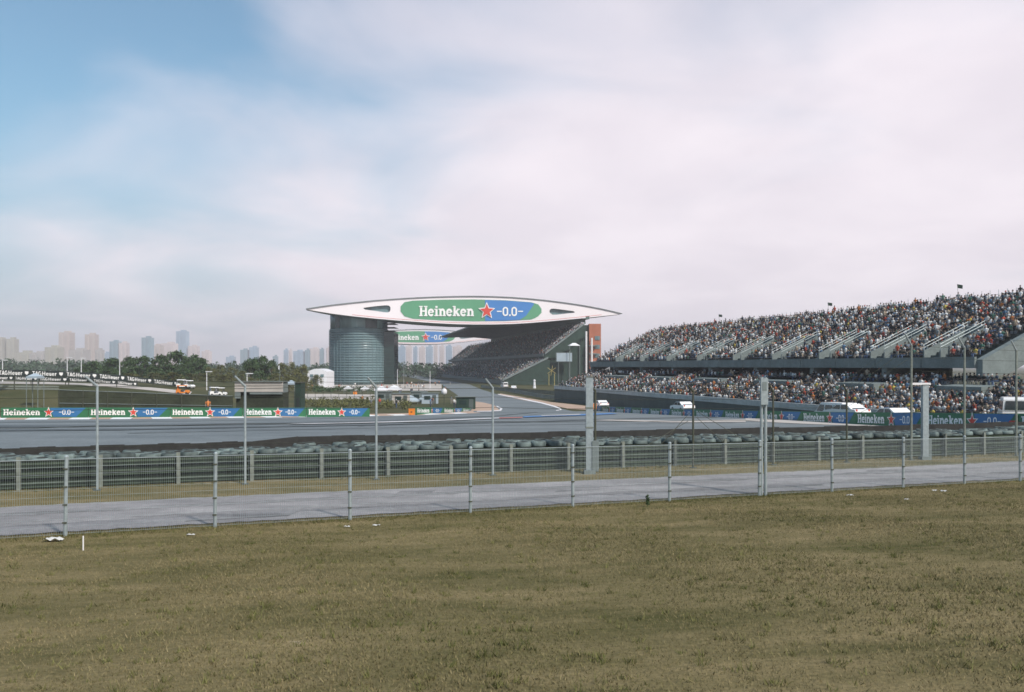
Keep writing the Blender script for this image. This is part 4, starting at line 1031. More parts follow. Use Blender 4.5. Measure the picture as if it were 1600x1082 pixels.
ol = [(330, 262, 573, 30), (346, 258, 570, 30), (362, 262, 574, 30), (378, 250, 580, 26), (440, 262, 568, 34), (456, 266, 566, 34), (472, 268, 569, 32), (320, 240, 584, 30), (350, 238, 586, 32), (300, 236, 584, 34), (270, 236, 582, 34), (240, 234, 582, 34), (205, 236, 583, 34), (430, 240, 584, 30), (452, 242, 585, 30), (478, 244, 588, 26), (395, 236, 590, 28), (495, 300, 585, 22)]
for x, D, yt, wp in ol: tree('olive', x, D, yt, wp, 'olive bushy infield tree by the dark trees, %s from left' % ORD[sorted(q[0] for q in ol).index(x)], 'olive bushy trees in the infield')
# far woods fading into the haze
cl = []
for k in range(520):
    x = random.choice([random.uniform(-80, 180), random.uniform(300, 720), random.uniform(-80, 760)]); D = random.uniform(520, 900); p = W(x, HOR, D)
    cl.append((p.x, p.y, random.uniform(-3, 6.5 if x < 200 else 4.5), random.uniform(3, 5.5)))
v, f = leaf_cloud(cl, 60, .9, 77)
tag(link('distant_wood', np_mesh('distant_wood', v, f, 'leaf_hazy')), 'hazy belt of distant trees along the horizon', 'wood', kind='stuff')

# ------------------------------------------------------------------ skyline
def block(x0, x1, yt, D, m_, top=0):
    a, b_ = W(x0, 575, D), W(x1, 575, D); zt = CZ - (yt - HOR) / F * D; wd = b_.x - a.x; c = (a + b_) / 2; dp = min(wd, 40)
    o = empty('tower_block', Vector((c.x, c.y, -4.3)))
    M0 = MB().box((c.x, c.y, (zt - 4.3) / 2), (wd, dp, zt + 4.3), 0, 0); M0.build('wall', m_, o)
    MB().box((c.x + wd * .1, c.y, zt + 2.2), (wd * .45, dp * .5, 4.4)).build('roof_house', m_, o)
    for k in range(max(2, int(wd / 14))):      # projecting bays between which the facade steps back
        xx = c.x - wd / 2 + wd * (k + .5) / max(2, int(wd / 14))
        MB().box((xx, c.y - dp / 2 - .8, (zt - 8) / 2), (wd / max(2, int(wd / 14)) * .5, 1.6, zt - 1)).build('bay', m_, o)
    return o
SKY = [(-14, 10, 530, 2300, 5), (13, 26, 530, 2300, 5), (30, 52, 551, 2100, 5), (52, 74, 552, 2100, 1), (75, 95, 543, 2000, 5), (96, 113, 520, 2400, 0), (113, 136, 547, 2100, 1), (136, 151, 523, 2400, 0), (151, 161, 547, 2300, 1),
       (162, 174, 552, 2800, 4), (174, 187, 534, 2600, 2), (188, 200, 536, 2600, 3), (224, 238, 528, 2500, 2), (239, 253, 540, 2600, 0), (256, 275, 537, 2700, 3), (278, 293, 518, 2900, 4), (296, 310, 541, 2900, 3), (317, 329, 549, 2900, 3),
       (355, 367, 558, 3000, 4), (377, 388, 547, 2800, 2), (391, 403, 543, 2800, 4), (427, 434, 557, 2800, 2), (444, 450, 547, 2700, 4), (452, 456, 547, 2900, 3), (460, 475, 549, 2700, 4), (477, 484, 547, 2700, 2), (485, 499, 545, 2900, 3), (500, 506, 546, 2700, 2), (510, 516, 544, 2700, 3),
       (622, 633, 542, 2500, 4), (635, 643, 541, 2600, 3), (646, 652, 543, 2700, 4), (655, 664, 543, 2800, 3), (666, 676, 542, 2600, 4), (678, 684, 540, 2800, 3), (687, 694, 541, 2700, 3), (697, 706, 541, 2600, 4), (708, 722, 542, 2700, 3)]
hues = ['orange-beige', 'tan', 'dark teal', 'pinkish pale', 'hazy blue', 'khaki']
cnt = {}
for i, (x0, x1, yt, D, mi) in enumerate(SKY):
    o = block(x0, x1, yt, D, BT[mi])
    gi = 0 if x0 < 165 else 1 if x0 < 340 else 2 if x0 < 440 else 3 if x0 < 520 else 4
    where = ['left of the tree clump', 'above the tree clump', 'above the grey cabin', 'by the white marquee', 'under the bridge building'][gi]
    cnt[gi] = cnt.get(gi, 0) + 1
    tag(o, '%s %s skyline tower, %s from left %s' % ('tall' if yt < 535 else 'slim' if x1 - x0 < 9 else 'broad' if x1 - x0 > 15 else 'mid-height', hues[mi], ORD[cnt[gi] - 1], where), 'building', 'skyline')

# ------------------------------------------------------------------ left infield: banner fence, barriers, cabin, vehicles
def banner_fence(pl, pr, D0, D1, xs_, ys_, hgt, label, first):
    root = empty('banner_fence', W(xs_[0], 600, D0), label, 'banner')
    Dx = lambda x: 1 / (1 / D0 + (x - xs_[0]) / (xs_[-1] - xs_[0]) * (1 / D1 - 1 / D0))
    yc = curve(list(zip(xs_, ys_)))
    for i in range(len(xs_) - 1):
        x0, x1 = xs_[i], xs_[i + 1]; a, b_ = W(x0, yc(x0), Dx(x0)), W(x1, yc(x1), Dx(x1)); d = b_ - a; n_ = Vector((d.y, -d.x, 0)).normalized()
        fn = lambda u, v, dd: a + d * u + Vector((0, 0, (v - .5) * hgt)) + n_ * dd
        pn = MB().hexa([fn(0, 0, -.08), fn(1, 0, -.08), fn(1, 0, 0), fn(0, 0, 0)], [fn(0, 1, -.08), fn(1, 1, -.08), fn(1, 1, 0), fn(0, 1, 0)]).build('banner_panel', 'ad_black', root)
        m_ = MB(); put_text(m_, 'TAG', .04, .30, .16, .84, fn, False, .006, .03); m_.build('lettering', 'ad_white', pn); m_ = MB(); put_text(m_, 'Heuer', .31, .74, .16, .84, fn, False, .006, .03); m_.build('lettering', 'ad_white', pn)
        s_ = [(.87 - .055, .78), (.87 + .055, .78), (.87 + .055, .45), (.87, .2), (.87 - .055, .45)]
        m_ = MB(); fan(m_, s_, fn, .03); m_.build('shield', 'ad_white', pn)
        p0 = a + Vector((0, .1, 0)); g0 = zg(p0.x, p0.y); MB().box((p0.x, p0.y, (g0 + p0.z + hgt / 2) / 2), (.12, .12, p0.z + hgt / 2 - g0)).build('post', 'post_dark', root)
    return root
banner_fence(0, 0, 150, 196, [-56, -4, 48, 102, 154, 197, 239, 280], [580.5, 582.6, 583.4, 585.2, 588, 591.6, 596, 600.5], 1.12, 'long black banner fence with white watch lettering, upper row on the left bank', 0)
banner_fence(0, 0, 140, 176, [-50, -18, 22, 60, 107, 145, 182, 215], [589.5, 590, 591, 592.2, 593.6, 595, 597.6, 600.8], .72, 'lower row of black banners with white watch lettering on the left bank', 0)
# screened barrier below the service road
bf = empty('screened_barrier', W(230, 630, 130), 'long dark screened barrier with pale top rails behind the infield beer boards', 'barrier')
bx = [92, 130, 168, 206, 245, 284, 324, 364]
for i in range(7):
    x0, x1 = bx[i], bx[i + 1]; D = lambda x: 128 + (x - 92) * .03
    yt = lambda x: 610 + (x - 92) * .036; yb = lambda x: 632 + (x - 92) * .006
    a, b_, c_, d = W(x0 + .5, yb(x0), D(x0)), W(x1 - .5, yb(x1), D(x1)), W(x1 - .5, yt(x1), D(x1)), W(x0 + .5, yt(x0), D(x0)); e = Vector((0, .12, 0))
    for v in (a, b_): v.z -= 1
    MB().hexa([a, b_, b_ + e, a + e], [d, c_, c_ + e, d + e]).build('screen_panel', 'screen_cloth', bf)
    MB().tube(d + Vector((0, -.05, .05)), c_ + Vector((0, -.05, .05)), .06, .06, 5).build('top_rail', 'concrete', bf)
    f1, f2 = d.lerp(a, .62) - e * .7, c_.lerp(b_, .62) - e * .7; MB().tube(f1, f2, .05, .05, 5).build('mid_rail', 'concrete', bf)
    MB().box((a + d) / 2 + Vector((-.03, -.06, 0)), (.13, .2, d.z - a.z)).build('post', 'post_dark', bf)
rail_run([G(x, y) for x, y in [(-60, 609), (0, 610), (92, 611)]], 1.0, 'brown weathered guardrail at the far left below the banners', m_='weathered_steel')
# grey slatted cabin
D = 139.; cb = empty('slatted_cabin', W(404, 634, D), 'grey slat-clad cabin on a dark base left of the round tower', 'cabin')
def fb(x0, x1, y0, y1, name, m_, par, dd=0., th=.5, D_=None):
    D_ = D_ or D; a, b_ = W(x0, y1, D_), W(x1, y0, D_); return MB().box(((a.x + b_.x) / 2, D_ + dd + th / 2, (a.z + b_.z) / 2), (b_.x - a.x, th, b_.z - a.z)).build(name, m_, par)
fb(367, 441, 614, 640, 'base', 'screen_cloth', cb, .6, 3.4)
fb(368, 440, 598, 614, 'wall', 'concrete', cb, .35, 3.6)
for k, (y0, y1) in enumerate(((597.5, 602), (602.8, 607.2), (608.2, 612.6))): fb(366.5, 441.5, y0, y1, 'slat', 'pale_concrete', cb, .05, .28)
fb(366.5, 375, 613.2, 623, 'side_panel', 'concrete', cb, .1, .3); fb(390, 440, 613.4, 616.5, 'sill', 'concrete', cb, .1, .45); fb(366, 442, 596.4, 597.2, 'roof', 'weathered_steel', cb, -.2, 4.4)
sh = empty('shed', W(466, 640, 145), 'dark green shed beside the grey slatted cabin', 'shed'); D = 145.
fb(461, 470, 599, 641, 'wall', 'dark_green', sh, 0, 3); fb(460.3, 470.7, 597.6, 599, 'roof', 'post_dark', sh, -.2, 3.4); fb(463, 468, 622, 640, 'door', 'ad_black', sh, -.06, .05)
def canopy(x, yt, yb, wpx, D, label, m_='tent'):
    a = W(x, yt, D); b_ = W(x, yb, D); b_.z = min(b_.z, zg(b_.x, b_.y)); r = wpx / F * D / 2; h = r * .55
    root = empty('canopy_tent', b_, label, 'tent')
    q = [Vector((sx * r, sy * r, 0)) for sx, sy in ((-1, -1), (1, -1), (1, 1), (-1, 1))]; m0 = Vector((a.x, a.y, a.z - h))
    MB().hexa([m0 + v for v in q], [m0 + v * .08 + Vector((0, 0, h)) for v in q]).build('roof', m_, root)
    vl = MB(); 
    for i in range(4): vl.box(m0 + (q[i] + q[(i + 1) % 4]) / 2 + Vector((0, 0, -.14)), (abs(q[(i + 1) % 4].x - q[i].x) + .05, abs(q[(i + 1) % 4].y - q[i].y) + .05, .26))
    vl.build('valance', m_, root)
    for v in q: MB().tube(Vector((m0.x, m0.y, b_.z)) + Vector((v.x * .93, v.y * .93, 0)), m0 + v * .93, .06, .06, 6).build('leg', 'concrete', root)
canopy(55, 583.5, 607, 19, 134, 'pale blue canopy of the marshal post before the banner fence', 'tent_blue')
canopy(455, 594.5, 630, 15, 150, 'pale canopy between the grey cabin and the dark shed', 'tent_blue')
for i, (x, yt, yb, wp, D_) in enumerate(((596, 603.5, 612, 20, 245), (616, 602, 611, 22, 250), (640, 617.5, 628, 30, 190), (668, 616, 625, 24, 200), (544, 603.5, 611, 12, 270), (570, 604, 611, 12, 268))):
    canopy(x, yt, yb, wp, D_, ['white tent left below the tower foot', 'larger white tent right below the tower foot', 'wide blue-grey tent above the orange box', 'blue-grey tent right of the wide one', 'small white tent before the middle of the tower', 'small white tent just right of the tower middle'][i], 'tent_blue' if i in (2, 3) else 'tent')
mq = empty('marquee', W(495, 598, 335), 'white vaulted marquee hall left of the round tower', 'marquee')
D_ = 335.; a, b_ = W(480.5, 598, D_), W(510.5, 598, D_); zt = W(495, 581, D_).z; n = 10; pr = [(a.x, a.z - 4), (b_.x, a.z - 4), (b_.x, zt)] + [(b_.x + (a.x - b_.x) * k / n, zt + 1.1 * math.sin(math.pi * k / n)) for k in range(1, n)] + [(a.x, zt)]
MB().hexa([(x, D_, z) for x, z in pr], [(x, D_ + 14, z) for x, z in pr]).build('shell', 'tent', mq)
MB().box(((a.x + b_.x) / 2 - 1, D_ - .1, a.z - .2), (3, .15, 4)).build('door', 'concrete', mq)
for k in range(3): MB().box((a.x + 1.6 + k * 2, D_ - .12, a.z + 2.6), (1.2, .15, 1)).build('window', 'glass', mq)
# hedge and low fence in front of the tower
cl = []
for k in range(60): p = G(random.uniform(484, 585), random.uniform(610, 613)); cl.append((p.x, p.y, p.z + random.uniform(.2, 1.1), .9))
v, f = leaf_cloud(cl, 50, .22, 5); tag(link('hedge', np_mesh('hedge', v, f, 'leaf_dark')), 'long clipped dark hedge below the glass tower', 'hedge')
cl = []
for k in range(120): p = G(random.uniform(470, 640), random.uniform(627, 640)); cl.append((p.x, p.y, p.z + random.uniform(.1, .9), .8))
v, f = leaf_cloud(cl, 40, .2, 6); tag(link('scrub', np_mesh('scrub', v, f, 'leaf_olive')), 'scrubby shrubs behind the infield beer boards', 'shrubs', kind='stuff')
lf = empty('mesh_fence', G(470, 626), 'row of thin posts with rails below the glass tower apron', 'fence')
fx = np.linspace(468, 640, 15); fp = [G(x, 625.5 + (x - 468) * .004) for x in fx]
for i, p in enumerate(fp):
    MB().tube(p, p + Vector((0, 0, 2.0)), .05, .05, 5).build('post', 'post_dark', lf)
    if i: 
        for z in (.9, 1.95): MB().tube(fp[i - 1] + Vector((0, 0, z)), p + Vector((0, 0, z)), .03, .03, 4).build('rail', 'weathered_steel', lf)
# orange boxes
def crate(x, y0, y1, wpx, D_, label):
    a, b_ = W(x, y1, D_), W(x, y0, D_); wd = wpx / F * D_; h = b_.z - a.z; root = empty('equipment_box', a, label, 'box')
    MB().box((a.x, a.y, a.z + h * .45), (wd, wd, h * .9)).build('body', 'orange', root); MB().box((a.x, a.y, a.z + h * .95), (wd * 1.08, wd * 1.08, h * .1)).build('lid', 'orange', root); MB().box((a.x, a.y - wd / 2 - .02, a.z + h * .5), (wd * .3, .04, h * .14)).build('latch', 'post_dark', root)
crate(643.5, 639, 648.5, 9, 112, 'square orange equipment box at the left end of the small beer boards')
crate(929, 631, 639.5, 6, 150, 'small orange box beside the farthest board before the open stand')
crate(555, 612.5, 616.5, 5, 240, 'tiny orange box on the hedge line below the tower')

# vehicles
def vehicle(p, yaw, kind, body, label, group=None):
    root = empty(kind, p, label, {'parked_van': 'van', 'parked_car': 'car', 'orange_truck': 'truck'}[kind], group, yaw)
    if kind == 'parked_van': Lh, wd = 2.6, .95; sil = [(-2.6, .35), (2.5, .35), (2.6, .9), (2.45, 1.1), (1.75, 1.3), (1.15, 2.05), (.9, 2.2), (-2.5, 2.25), (-2.6, 2.1)]; win = [((1.62, 1.32), (1.12, 1.98), (.35, 1.98), (.35, 1.32)), ((.2, 1.32), (.2, 1.98), (-1.0, 1.98), (-1.0, 1.32)), ((-1.15, 1.32), (-1.15, 1.98), (-2.35, 1.98), (-2.4, 1.32))]; ws = ((1.74, 1.32), (1.17, 2.0))
    elif kind == 'parked_car': wd = .88; sil = [(-2.2, .3), (2.15, .3), (2.25, .6), (2.1, .8), (1.0, .95), (.35, 1.42), (-.9, 1.48), (-1.7, 1.05), (-2.2, .98), (-2.28, .7)]; win = [((.9, .98), (.33, 1.36), (-.2, 1.38), (-.2, .98)), ((-.3, .98), (-.3, 1.38), (-.88, 1.4), (-1.45, 1.02))]; ws = ((.97, .98), (.38, 1.39))
    else: wd = 1.0; sil = [(-3.0, .45), (2.9, .45), (3.0, 1.1), (2.85, 1.3), (2.55, 2.1), (1.4, 2.15), (1.35, 1.6), (1.2, 1.6), (1.2, 2.3), (-3.0, 2.3)]; win = [((2.7, 1.35), (2.45, 2.0), (1.6, 2.0), (1.6, 1.35))]; ws = ((2.86, 1.36), (2.6, 2.02))
    n = len(sil); m_ = MB(); sh_ = lambda z: wd * (1 if z < 1.05 else 1 - (z - 1.05) * .12)
    m_.hexa([(x, -sh_(z), z) for x, z in sil], [(x, sh_(z), z) for x, z in sil]); m_.build('body', body, root, loc=(0, 0, 0))
    for s in (-1, 1):
        for q in win:
            MB().add([(x, s * (sh_(z) + .012), z) for x, z in q], [(0, 1, 2, 3)]).build('window', 'car_glass', root, loc=(0, 0, 0))
        for x in (sil[0][0] * .62, sil[1][0] * .62):
            mm = MB(); mm.tube((x, s * (wd - .14), .33), (x, s * (wd + .03), .33), .33, .33, 14); wh = mm.build('wheel', 'rubber', root, loc=(0, 0, 0))
            MB().tube((x, s * (wd + .03), .33), (x, s * (wd + .045), .33), .2, .2, 10).build('rim', 'galvanised', wh, loc=(0, 0, 0))
        xe = sil[2][0]; MB().box((xe - .02, s * wd * .75, sil[2][1] - .12), (.08, .3, .16)).build('headlight', 'ad_white', root, loc=(0, 0, 0))
        xr = sil[0][0]; MB().box((xr - .01, s * wd * .8, .95), (.06, .16, .2)).build('tail_light', 'ad_red', root, loc=(0, 0, 0))
    (xa, za), (xb, zb) = ws; MB().add([(xa + .02, -sh_(za) * .9, za), (xa + .02, sh_(za) * .9, za), (xb + .02, sh_(zb) * .88, zb), (xb + .02, -sh_(zb) * .88, zb)], [(0, 1, 2, 3)]).build('windscreen', 'car_glass', root, loc=(0, 0, 0))
    xr = sil[0][0]
    if kind != 'orange_truck':
        zr0, zr1 = (1.35, 2.0) if kind == 'parked_van' else (1.04, 1.38)
        q = [(-1.72, zr0), (-.98, zr1)] if kind == 'parked_car' else [(-2.62, zr0), (-2.6, zr1)]
        MB().add([(q[0][0] - .03, -wd * .8, q[0][1]), (q[0][0] - .03, wd * .8, q[0][1]), (q[1][0] - .03, wd * .72, q[1][1]), (q[1][0] - .03, -wd * .72, q[1][1])], [(0, 1, 2, 3)]).build('rear_window', 'car_glass', root, loc=(0, 0, 0))
        MB().box((xr - .05, 0, .5), (.1, wd * 1.9, .22)).build('bumper', 'car_dark', root, loc=(0, 0, 0))
    return root
def gpos(x, D_): X = (x - 800) / F * D_; return Vector((X, D_, zg(X, D_)))
aw = math.atan2(1, -.254)
def vpos(x, yt, D_, hgt): p = W(x, yt, D_); return Vector((p.x, p.y, p.z - hgt))
for (x, yt, D_, hg, kind, yaw, lab) in ((1303, 628.5, 88, 2.25, 'parked_van', aw, 'white van behind the boards, left of the pair near the crossbar pole'), (1322, 631, 83, 1.48, 'parked_car', aw + .1, 'white car close behind the white van by the boards'), (1392, 637, 75, 1.48, 'parked_car', aw, 'white car roof showing above the boards near the crossbar pole'),
                                    (1584, 620, 67, 2.25, 'parked_van', aw - .7, 'white van at the right photo edge behind the nearest board'), (1066, 627.5, 125, 1.48, 'parked_car', aw, 'white car behind the middle boards before the open stand'), (938, 625.5, 165, 1.48, 'parked_car', aw, 'distant white car above the small orange box')):
    vehicle(vpos(x, yt, D_, hg), yaw, kind, 'car_white', lab)
for (x, y, kind, yaw, bm, lab) in ((788, 606.5, 'parked_van', 1.8, 'car_white', 'pale van at the corner of the main grandstand'), (803, 609.5, 'parked_car', 1.5, 'car_white', 'pale car at the foot of the main grandstand')):
    p = G(x, y); vehicle(p, yaw, kind, bm, lab)
def buggy(x, y, yaw, bm, lab):
    root = empty('utility_buggy', G(x, y), lab, 'buggy', None, yaw); Z0 = (0, 0, 0)
    sil = [(-1.25, .3), (1.2, .3), (1.3, .6), (1.1, .85), (.55, .92), (.5, .55), (-.35, .55), (-.4, 1.0), (-1.25, 1.05)]
    MB().hexa([(a, -.6, z) for a, z in sil], [(a, .6, z) for a, z in sil]).build('body', bm, root, loc=Z0)
    MB().hexa([(-1.15, -.65, 1.78), (.75, -.65, 1.74), (.75, .65, 1.74), (-1.15, .65, 1.78)], [(-1.05, -.58, 1.90), (.65, -.58, 1.86), (.65, .58, 1.86), (-1.05, .58, 1.90)]).build('roof', bm, root, loc=Z0)
    MB().box((-.98, 0, 1.38), (.06, 1.1, .74)).build('rear_panel', bm, root, loc=Z0)
    MB().box((-.2, 0, .72), (.5, 1.0, .3)).build('seat', 'car_dark', root, loc=Z0)
    for sx_ in (-1.05, .58):
        for sy_ in (-.56, .56): MB().tube((sx_, sy_, .9), (sx_ * .97, sy_, 1.78), .07, .07, 5).build('roof_post', 'car_dark', root, loc=Z0)
    for sx_ in (-.8, .8):
        for sy_ in (-1, 1): MB().tube((sx_, sy_ * .48, .25), (sx_, sy_ * .66, .25), .25, .25, 12).build('wheel', 'rubber', root, loc=Z0)
    for sy_ in (-.4, .4): MB().box((1.24, sy_, .62), (.06, .18, .12)).build('headlight', 'ad_white', root, loc=Z0)
buggy(286, 617, .1, 'orange', 'orange utility buggy on the infield road below the banners'); buggy(285, 607, .3, 'car_white', 'white buggy behind the orange one, left of two'); buggy(295, 608, -.4, 'car_white', 'white buggy behind the orange one, right of two')
buggy(336, 619, .6, 'car_white', 'white buggy left of the grey cabin, nearer the banners'); buggy(345, 619.5, .1, 'car_white', 'white buggy left of the grey cabin, nearer the cabin')
# poles, lamps, flag, camera mast, yellow cross frame
def lamp(x, yt, yb, D_, label, arm=True):
    a, b_ = W(x, yb, D_), W(x, yt, D_); a.z = min(a.z, zg(a.x, a.y)); root = empty('lamp_post', a, label, 'lamp post')
    MB().tube(a, b_, .13, .08, 6).build('pole', 'tent', root)
    if arm: MB().box(b_ + Vector((.5, 0, 0)), (1.4, .35, .16)).build('lamp_head', 'tent', root)
lamp(105, 559, 590, 230, 'pale lamp post above the banners, left of a close pair'); lamp(127, 560, 590, 232, 'pale lamp post above the banners, right of a close pair'); lamp(4, 563, 590, 225, 'pale lamp post at the left photo edge'); lamp(187, 562, 590, 236, 'thin lamp post before the left tree clump', False)
lamp(323, 581, 602, 200, 'white lamp post right of the left tree clump'); lamp(386, 584, 597, 180, 'short white lamp post above the grey cabin'); lamp(621, 577, 609, 300, 'white mast at the right foot of the round tower', False); lamp(672, 580, 612, 320, 'pale mast at the left end of the main grandstand', False); lamp(631, 556, 600, 420, 'thin pale mast in the gap under the bridge building', False)
fl = empty('flag_pole', G(437, 628), 'pole with a small white flag above the grey cabin', 'flag'); q = W(437, 571, G(437, 628).y); MB().tube(fl.location, q, .06, .05, 6).build('pole', 'concrete', fl)
MB().add([q + Vector(v) for v in ((0, 0, 0), (-.3, .06, -.15), (-.35, 0, -.9), (0, 0, -1.0))], [(0, 1, 2, 3)]).build('cloth', 'tent', fl)
yx = empty('yellow_frame', S2(-8, 26, -4), 'yellow crossed steel frame below the video screen', 'frame'); c0 = W(862, 579.5, 385)
for a_ in (35, 145, 80): d = Vector((math.cos(R(a_)), 0, math.sin(R(a_)))) * 2.2; MB().tube(c0 - d, c0 + d, .10, .10, 6).build('bar', 'yellow', yx)
MB().tube(c0 - Vector((1.2, 0, 1.3)), Vector((c0.x - 1.2, c0.y, -4.4)), .12, .12, 6).build('leg', 'yellow', yx); MB().tube(c0 - Vector((-1.2, 0, 1.3)), Vector((c0.x + 1.2, c0.y, -4.4)), .12, .12, 6).build('leg', 'yellow', yx)
ob = empty('obelisk', W(835, 607, 300), 'white tapering marker post below the main grandstand gable', 'marker'); c0 = W(835, 607, 300); MB().tube(c0, c0 + Vector((0, 0, 2.4)), .55, .3, 8).build('shaft', 'tent', ob); MB().lathe(c0 + Vector((0, 0, 2.4)), [(.35, 0), (.42, .25), (.2, .6)], 8).build('cap', 'tent', ob)
# a white camera dome on a mast near the apex
p = G(694, 634); cm = empty('camera_mast', p, 'slim mast with a white camera dome near the apex boards', 'mast'); q = W(694, 615, p.y); MB().tube(p, q, .08, .06, 6).build('pole', 'post_dark', cm); MB().lathe(q, [(.25, -.3), (.55, 0), (.6, .5), (.35, .95), (.1, 1.1)], 10).build('dome', 'tent', cm, True)
for i, (x, y) in enumerate(((600, 628), (627, 632), (655, 628), (672, 631), (728, 640))):
    p = G(x, y); rb_ = empty('timing_cabin', p, ['small grey cabin far left of the apex', 'grey cabin left of the wide tent', 'grey cabin behind the orange box', 'grey cabin behind the small boards', 'dark green cabin at the apex'][i], 'cabin'); wd = 3.4
    MB().box(p + Vector((0, 0, 1.1)), (wd, 2.4, 2.2)).build('wall', ['concrete', 'pale_concrete', 'concrete', 'tent_blue', 'dark_green'][i], rb_); MB().box(p + Vector((0, 0, 2.28)), (wd + .4, 2.8, .14)).build('roof', 'concrete', rb_); MB().box(p + Vector((-.5, -1.23, 1.3)), (1.3, .06, .8)).build('window', 'glass_dark', rb_); MB().box(p + Vector((1.0, -1.23, .95)), (.8, .06, 1.9)).build('door', 'dark_concrete', rb_)

# people walking below the tower and around the infield
SPR = []
for k in range(12):
    c, si = outfit(1, np.array([[0, 1, 3, 4, 5, 0, 6, 1, 8, 0, 2, 5][k]])); SPR.append((crowd_mesh('person', standing(True), np.zeros((1, 3)), np.zeros(1), np.ones(1), c), SHIRT[int(si[0])][2]))
for k in range(72):
    if k < 42: p = G(random.gauss(640, 28), random.uniform(600, 616))
    elif k < 56: p = G(random.uniform(470, 600), random.uniform(602, 610))
    else: p = G(random.uniform(560, 735), random.uniform(625, 640))
    me_, cn = random.choice(SPR); o = link('person', me_); o.location = p; o.rotation_euler = (0, 0, random.uniform(0, 6.28))
    tag(o, 'person in %s top standing in the infield crowd around the glass tower' % cn, 'person', 'people around the glass tower')
c, _ = outfit(1, np.array([5])); me_ = crowd_mesh('person', standing(True), np.zeros((1, 3)), np.zeros(1), np.ones(1), c)
o = link('person', me_); o.location = W(325, 651, 98); o.location.z = zg(o.location.x, 98) + .35; o.rotation_euler = (0, 0, .4); tag(o, 'marshal in orange standing behind the third infield board', 'person')

# ------------------------------------------------------------------ foreground: grass, stake, litter, weed
NG = 330000
yv = rng.uniform(5.0, 34, NG * 3); uu = rng.uniform(-.66, .66, NG * 3); keep = rng.random(NG * 3) < np.clip(.25 + .75 * yv / 26, 0, 1) * .6
X = (uu * yv)[keep]; Y = yv[keep]; v_ = (Y - .418 * X) / 1.084; k2 = (Y < 26.75 + .40 * X + .9) ; X, Y = X[k2], Y[k2]
strip_y = rng.uniform(-.2, 3.0, 26000); sx_ = rng.uniform(-19, 29, 26000); X = np.concatenate([X, sx_]); Y = np.concatenate([Y, 32.7 + .388 * sx_ + strip_y])
n = len(X); Z = Zg(X, Y); hh = rng.uniform(.012, .034, n) * (1 + .9 * (rng.random(n) < .05)); an = rng.uniform(0, 6.28, n); wd = rng.uniform(.0025, .006, n) * (1 + Y * .03)
fr = 26.75 + .40 * X - Y; hh = np.where((np.abs(fr) < .45), hh * 2.6, hh)
nt_ = 1500; ty = rng.uniform(6, 30, nt_); tx = rng.uniform(-.64, .64, nt_) * ty; ok = ty < 26.6 + .4 * tx; tx, ty = tx[ok], ty[ok]
fx2 = rng.uniform(-17, 26, 900); tx = np.concatenate([tx, fx2]); ty = np.concatenate([ty, 26.7 + .4 * fx2 + rng.normal(0, .18, 900)])
fx3 = rng.uniform(-19, 29, 500); tx = np.concatenate([tx, fx3]); ty = np.concatenate([ty, 36.3 + .36 * fx3 + rng.normal(0, .2, 500)])
bx_ = (np.repeat(tx, 14) + rng.normal(0, .035, len(tx) * 14)); by_ = (np.repeat(ty, 14) + rng.normal(0, .035, len(ty) * 14)); th_ = np.repeat(rng.uniform(.04, .10, len(tx)), 14) * rng.uniform(.5, 1.1, len(tx) * 14)
X = np.concatenate([X, bx_]); Y = np.concatenate([Y, by_]); Z = np.concatenate([Z, Zg(bx_, by_)]); hh = np.concatenate([hh, th_]); an = np.concatenate([an, rng.uniform(0, 6.28, len(bx_))]); wd = np.concatenate([wd, rng.uniform(.003, .006, len(bx_)) * (1 + by_ * .03)]); n_t = len(bx_); n = len(X)
lx_, ly_ = rng.normal(0, .6, n) * hh, rng.normal(0, .6, n) * hh
P0 = np.stack([X - np.cos(an) * wd, Y - np.sin(an) * wd, Z - .004], -1); P1 = np.stack([X + np.cos(an) * wd, Y + np.sin(an) * wd, Z - .004], -1); P2 = np.stack([X + lx_, Y + ly_, Z + hh], -1)
v = np.stack([P0, P1, P2], 1).reshape(-1, 3); f = np.arange(n * 3).reshape(n, 3)
pat = .5 + .5 * np.sin(X * .7 + 1.3 * np.sin(Y * .55)) * np.sin(Y * .9 + np.sin(X * .4)); mixv = np.clip(pat * .5 + rng.random(n) * .6, 0, 1)[:, None]
gc = np.array((.085, .088, .028)) * (1 - mixv) + np.array((.255, .205, .11)) * mixv; gc *= rng.uniform(.7, 1.25, (n, 1)); gc[-n_t:] *= np.array((.72, .85, .6))
tag(link('grass', np_mesh('grass', v, f, 'grass_blades', gc)), 'short dry mown grass on the spectator bank', 'grass', kind='stuff')
p = G(130, 861); sk = empty('marker_stake', p, 'thin white marker stake in the grass near the left fence posts', 'stake'); MB().tube(p - Vector((0, 0, .1)), p + Vector((.0, 0, .30)), .016, .016, 6).build('shaft', 'white_paint', sk); MB().tube(p + Vector((0, 0, .30)), p + Vector((0, 0, .33)), .018, .010, 6).build('tip', 'white_paint', sk)
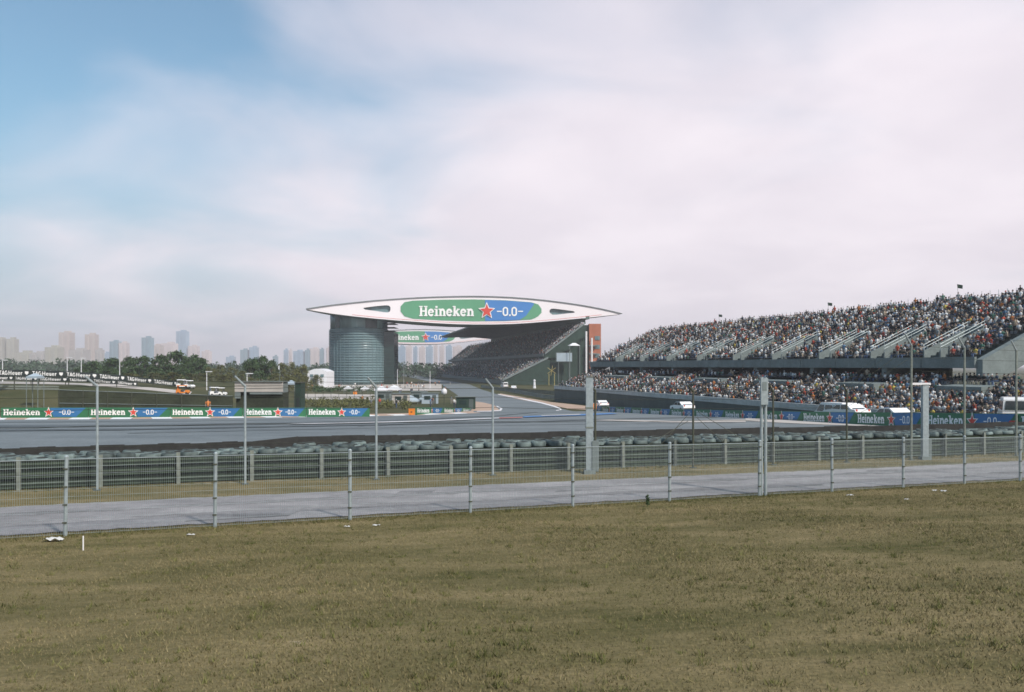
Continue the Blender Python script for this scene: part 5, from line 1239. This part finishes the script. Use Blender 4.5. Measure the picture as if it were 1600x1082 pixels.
for i, (x, y, s, lab) in enumerate(((83, 847, .28, 'crumpled pale plastic sheet lying left of the white stake'), (542, 825, .10, 'scrap of white paper at a fence post foot'), (588, 823, .12, 'scrap of white paper right of a fence post'), (298, 838, .12, 'pale scrap of litter near the left fence'), (1328, 776, .14, 'white litter scrap right of the fence on the right'), (1475, 769, .14, 'white scrap in the grass near the right posts'), (1461, 768, .11, 'small white scrap beside a larger one on the right'), (1417, 782, .09, 'tiny pale scrap standing in the grass on the right'))):
    p = G(x, y); m_ = MB(); vs = []; nn = 5
    for a in range(nn):
        for b_ in range(nn): vs.append(p + Vector(((a / 4 - .5) * s * 1.6, (b_ / 4 - .5) * s, .02 + random.uniform(.0, .22) * s + (.15 * s if a in (1, 3) else 0))))
    m_.add(vs, [(a * nn + b_, a * nn + b_ + 1, (a + 1) * nn + b_ + 1, (a + 1) * nn + b_) for a in range(4) for b_ in range(4)]); o = m_.build('litter', 'litter', loc=p); tag(o, lab, 'litter')
p = G(1012, 792); wdp = empty('weed', p, 'small dark upright weed at the road edge right of centre', 'weed'); cl = [(p.x, p.y, p.z + .08 + .06 * k, .06) for k in range(5)]
v, f = leaf_cloud(cl, 26, .03, 3); link('leaf_mass', np_mesh('leaf_mass', v - np.array(p), f, 'leaf_dark'), wdp); MB().tube(p, p + Vector((0, 0, .4)), .01, .006, 5).build('stem', 'leaf_dark', wdp)

# ------------------------------------------------------------------ haze
hz = MB().hexa([(-6200, -400, -6.5), (6200, -400, -6.5), (6200, 6300, -6.5), (-6200, 6300, -6.5)], [(-6200, -400, 135), (6200, -400, 135), (6200, 6300, 135), (-6200, 6300, 135)])
hm = bpy.data.materials.new('haze'); hm.use_nodes = True; t = hm.node_tree; t.nodes.remove(t.nodes['Principled BSDF'])
pv = t.nodes.new('ShaderNodeVolumePrincipled'); pv.inputs['Density'].default_value = .00025; pv.inputs['Color'].default_value = (1.0, .97, 1.0, 1); pv.inputs['Anisotropy'].default_value = 0.0
t.links.new(pv.outputs[0], t.nodes['Material Output'].inputs['Volume']); MATS['haze'] = hm
tag(hz.build('haze', 'haze'), kind='stuff')
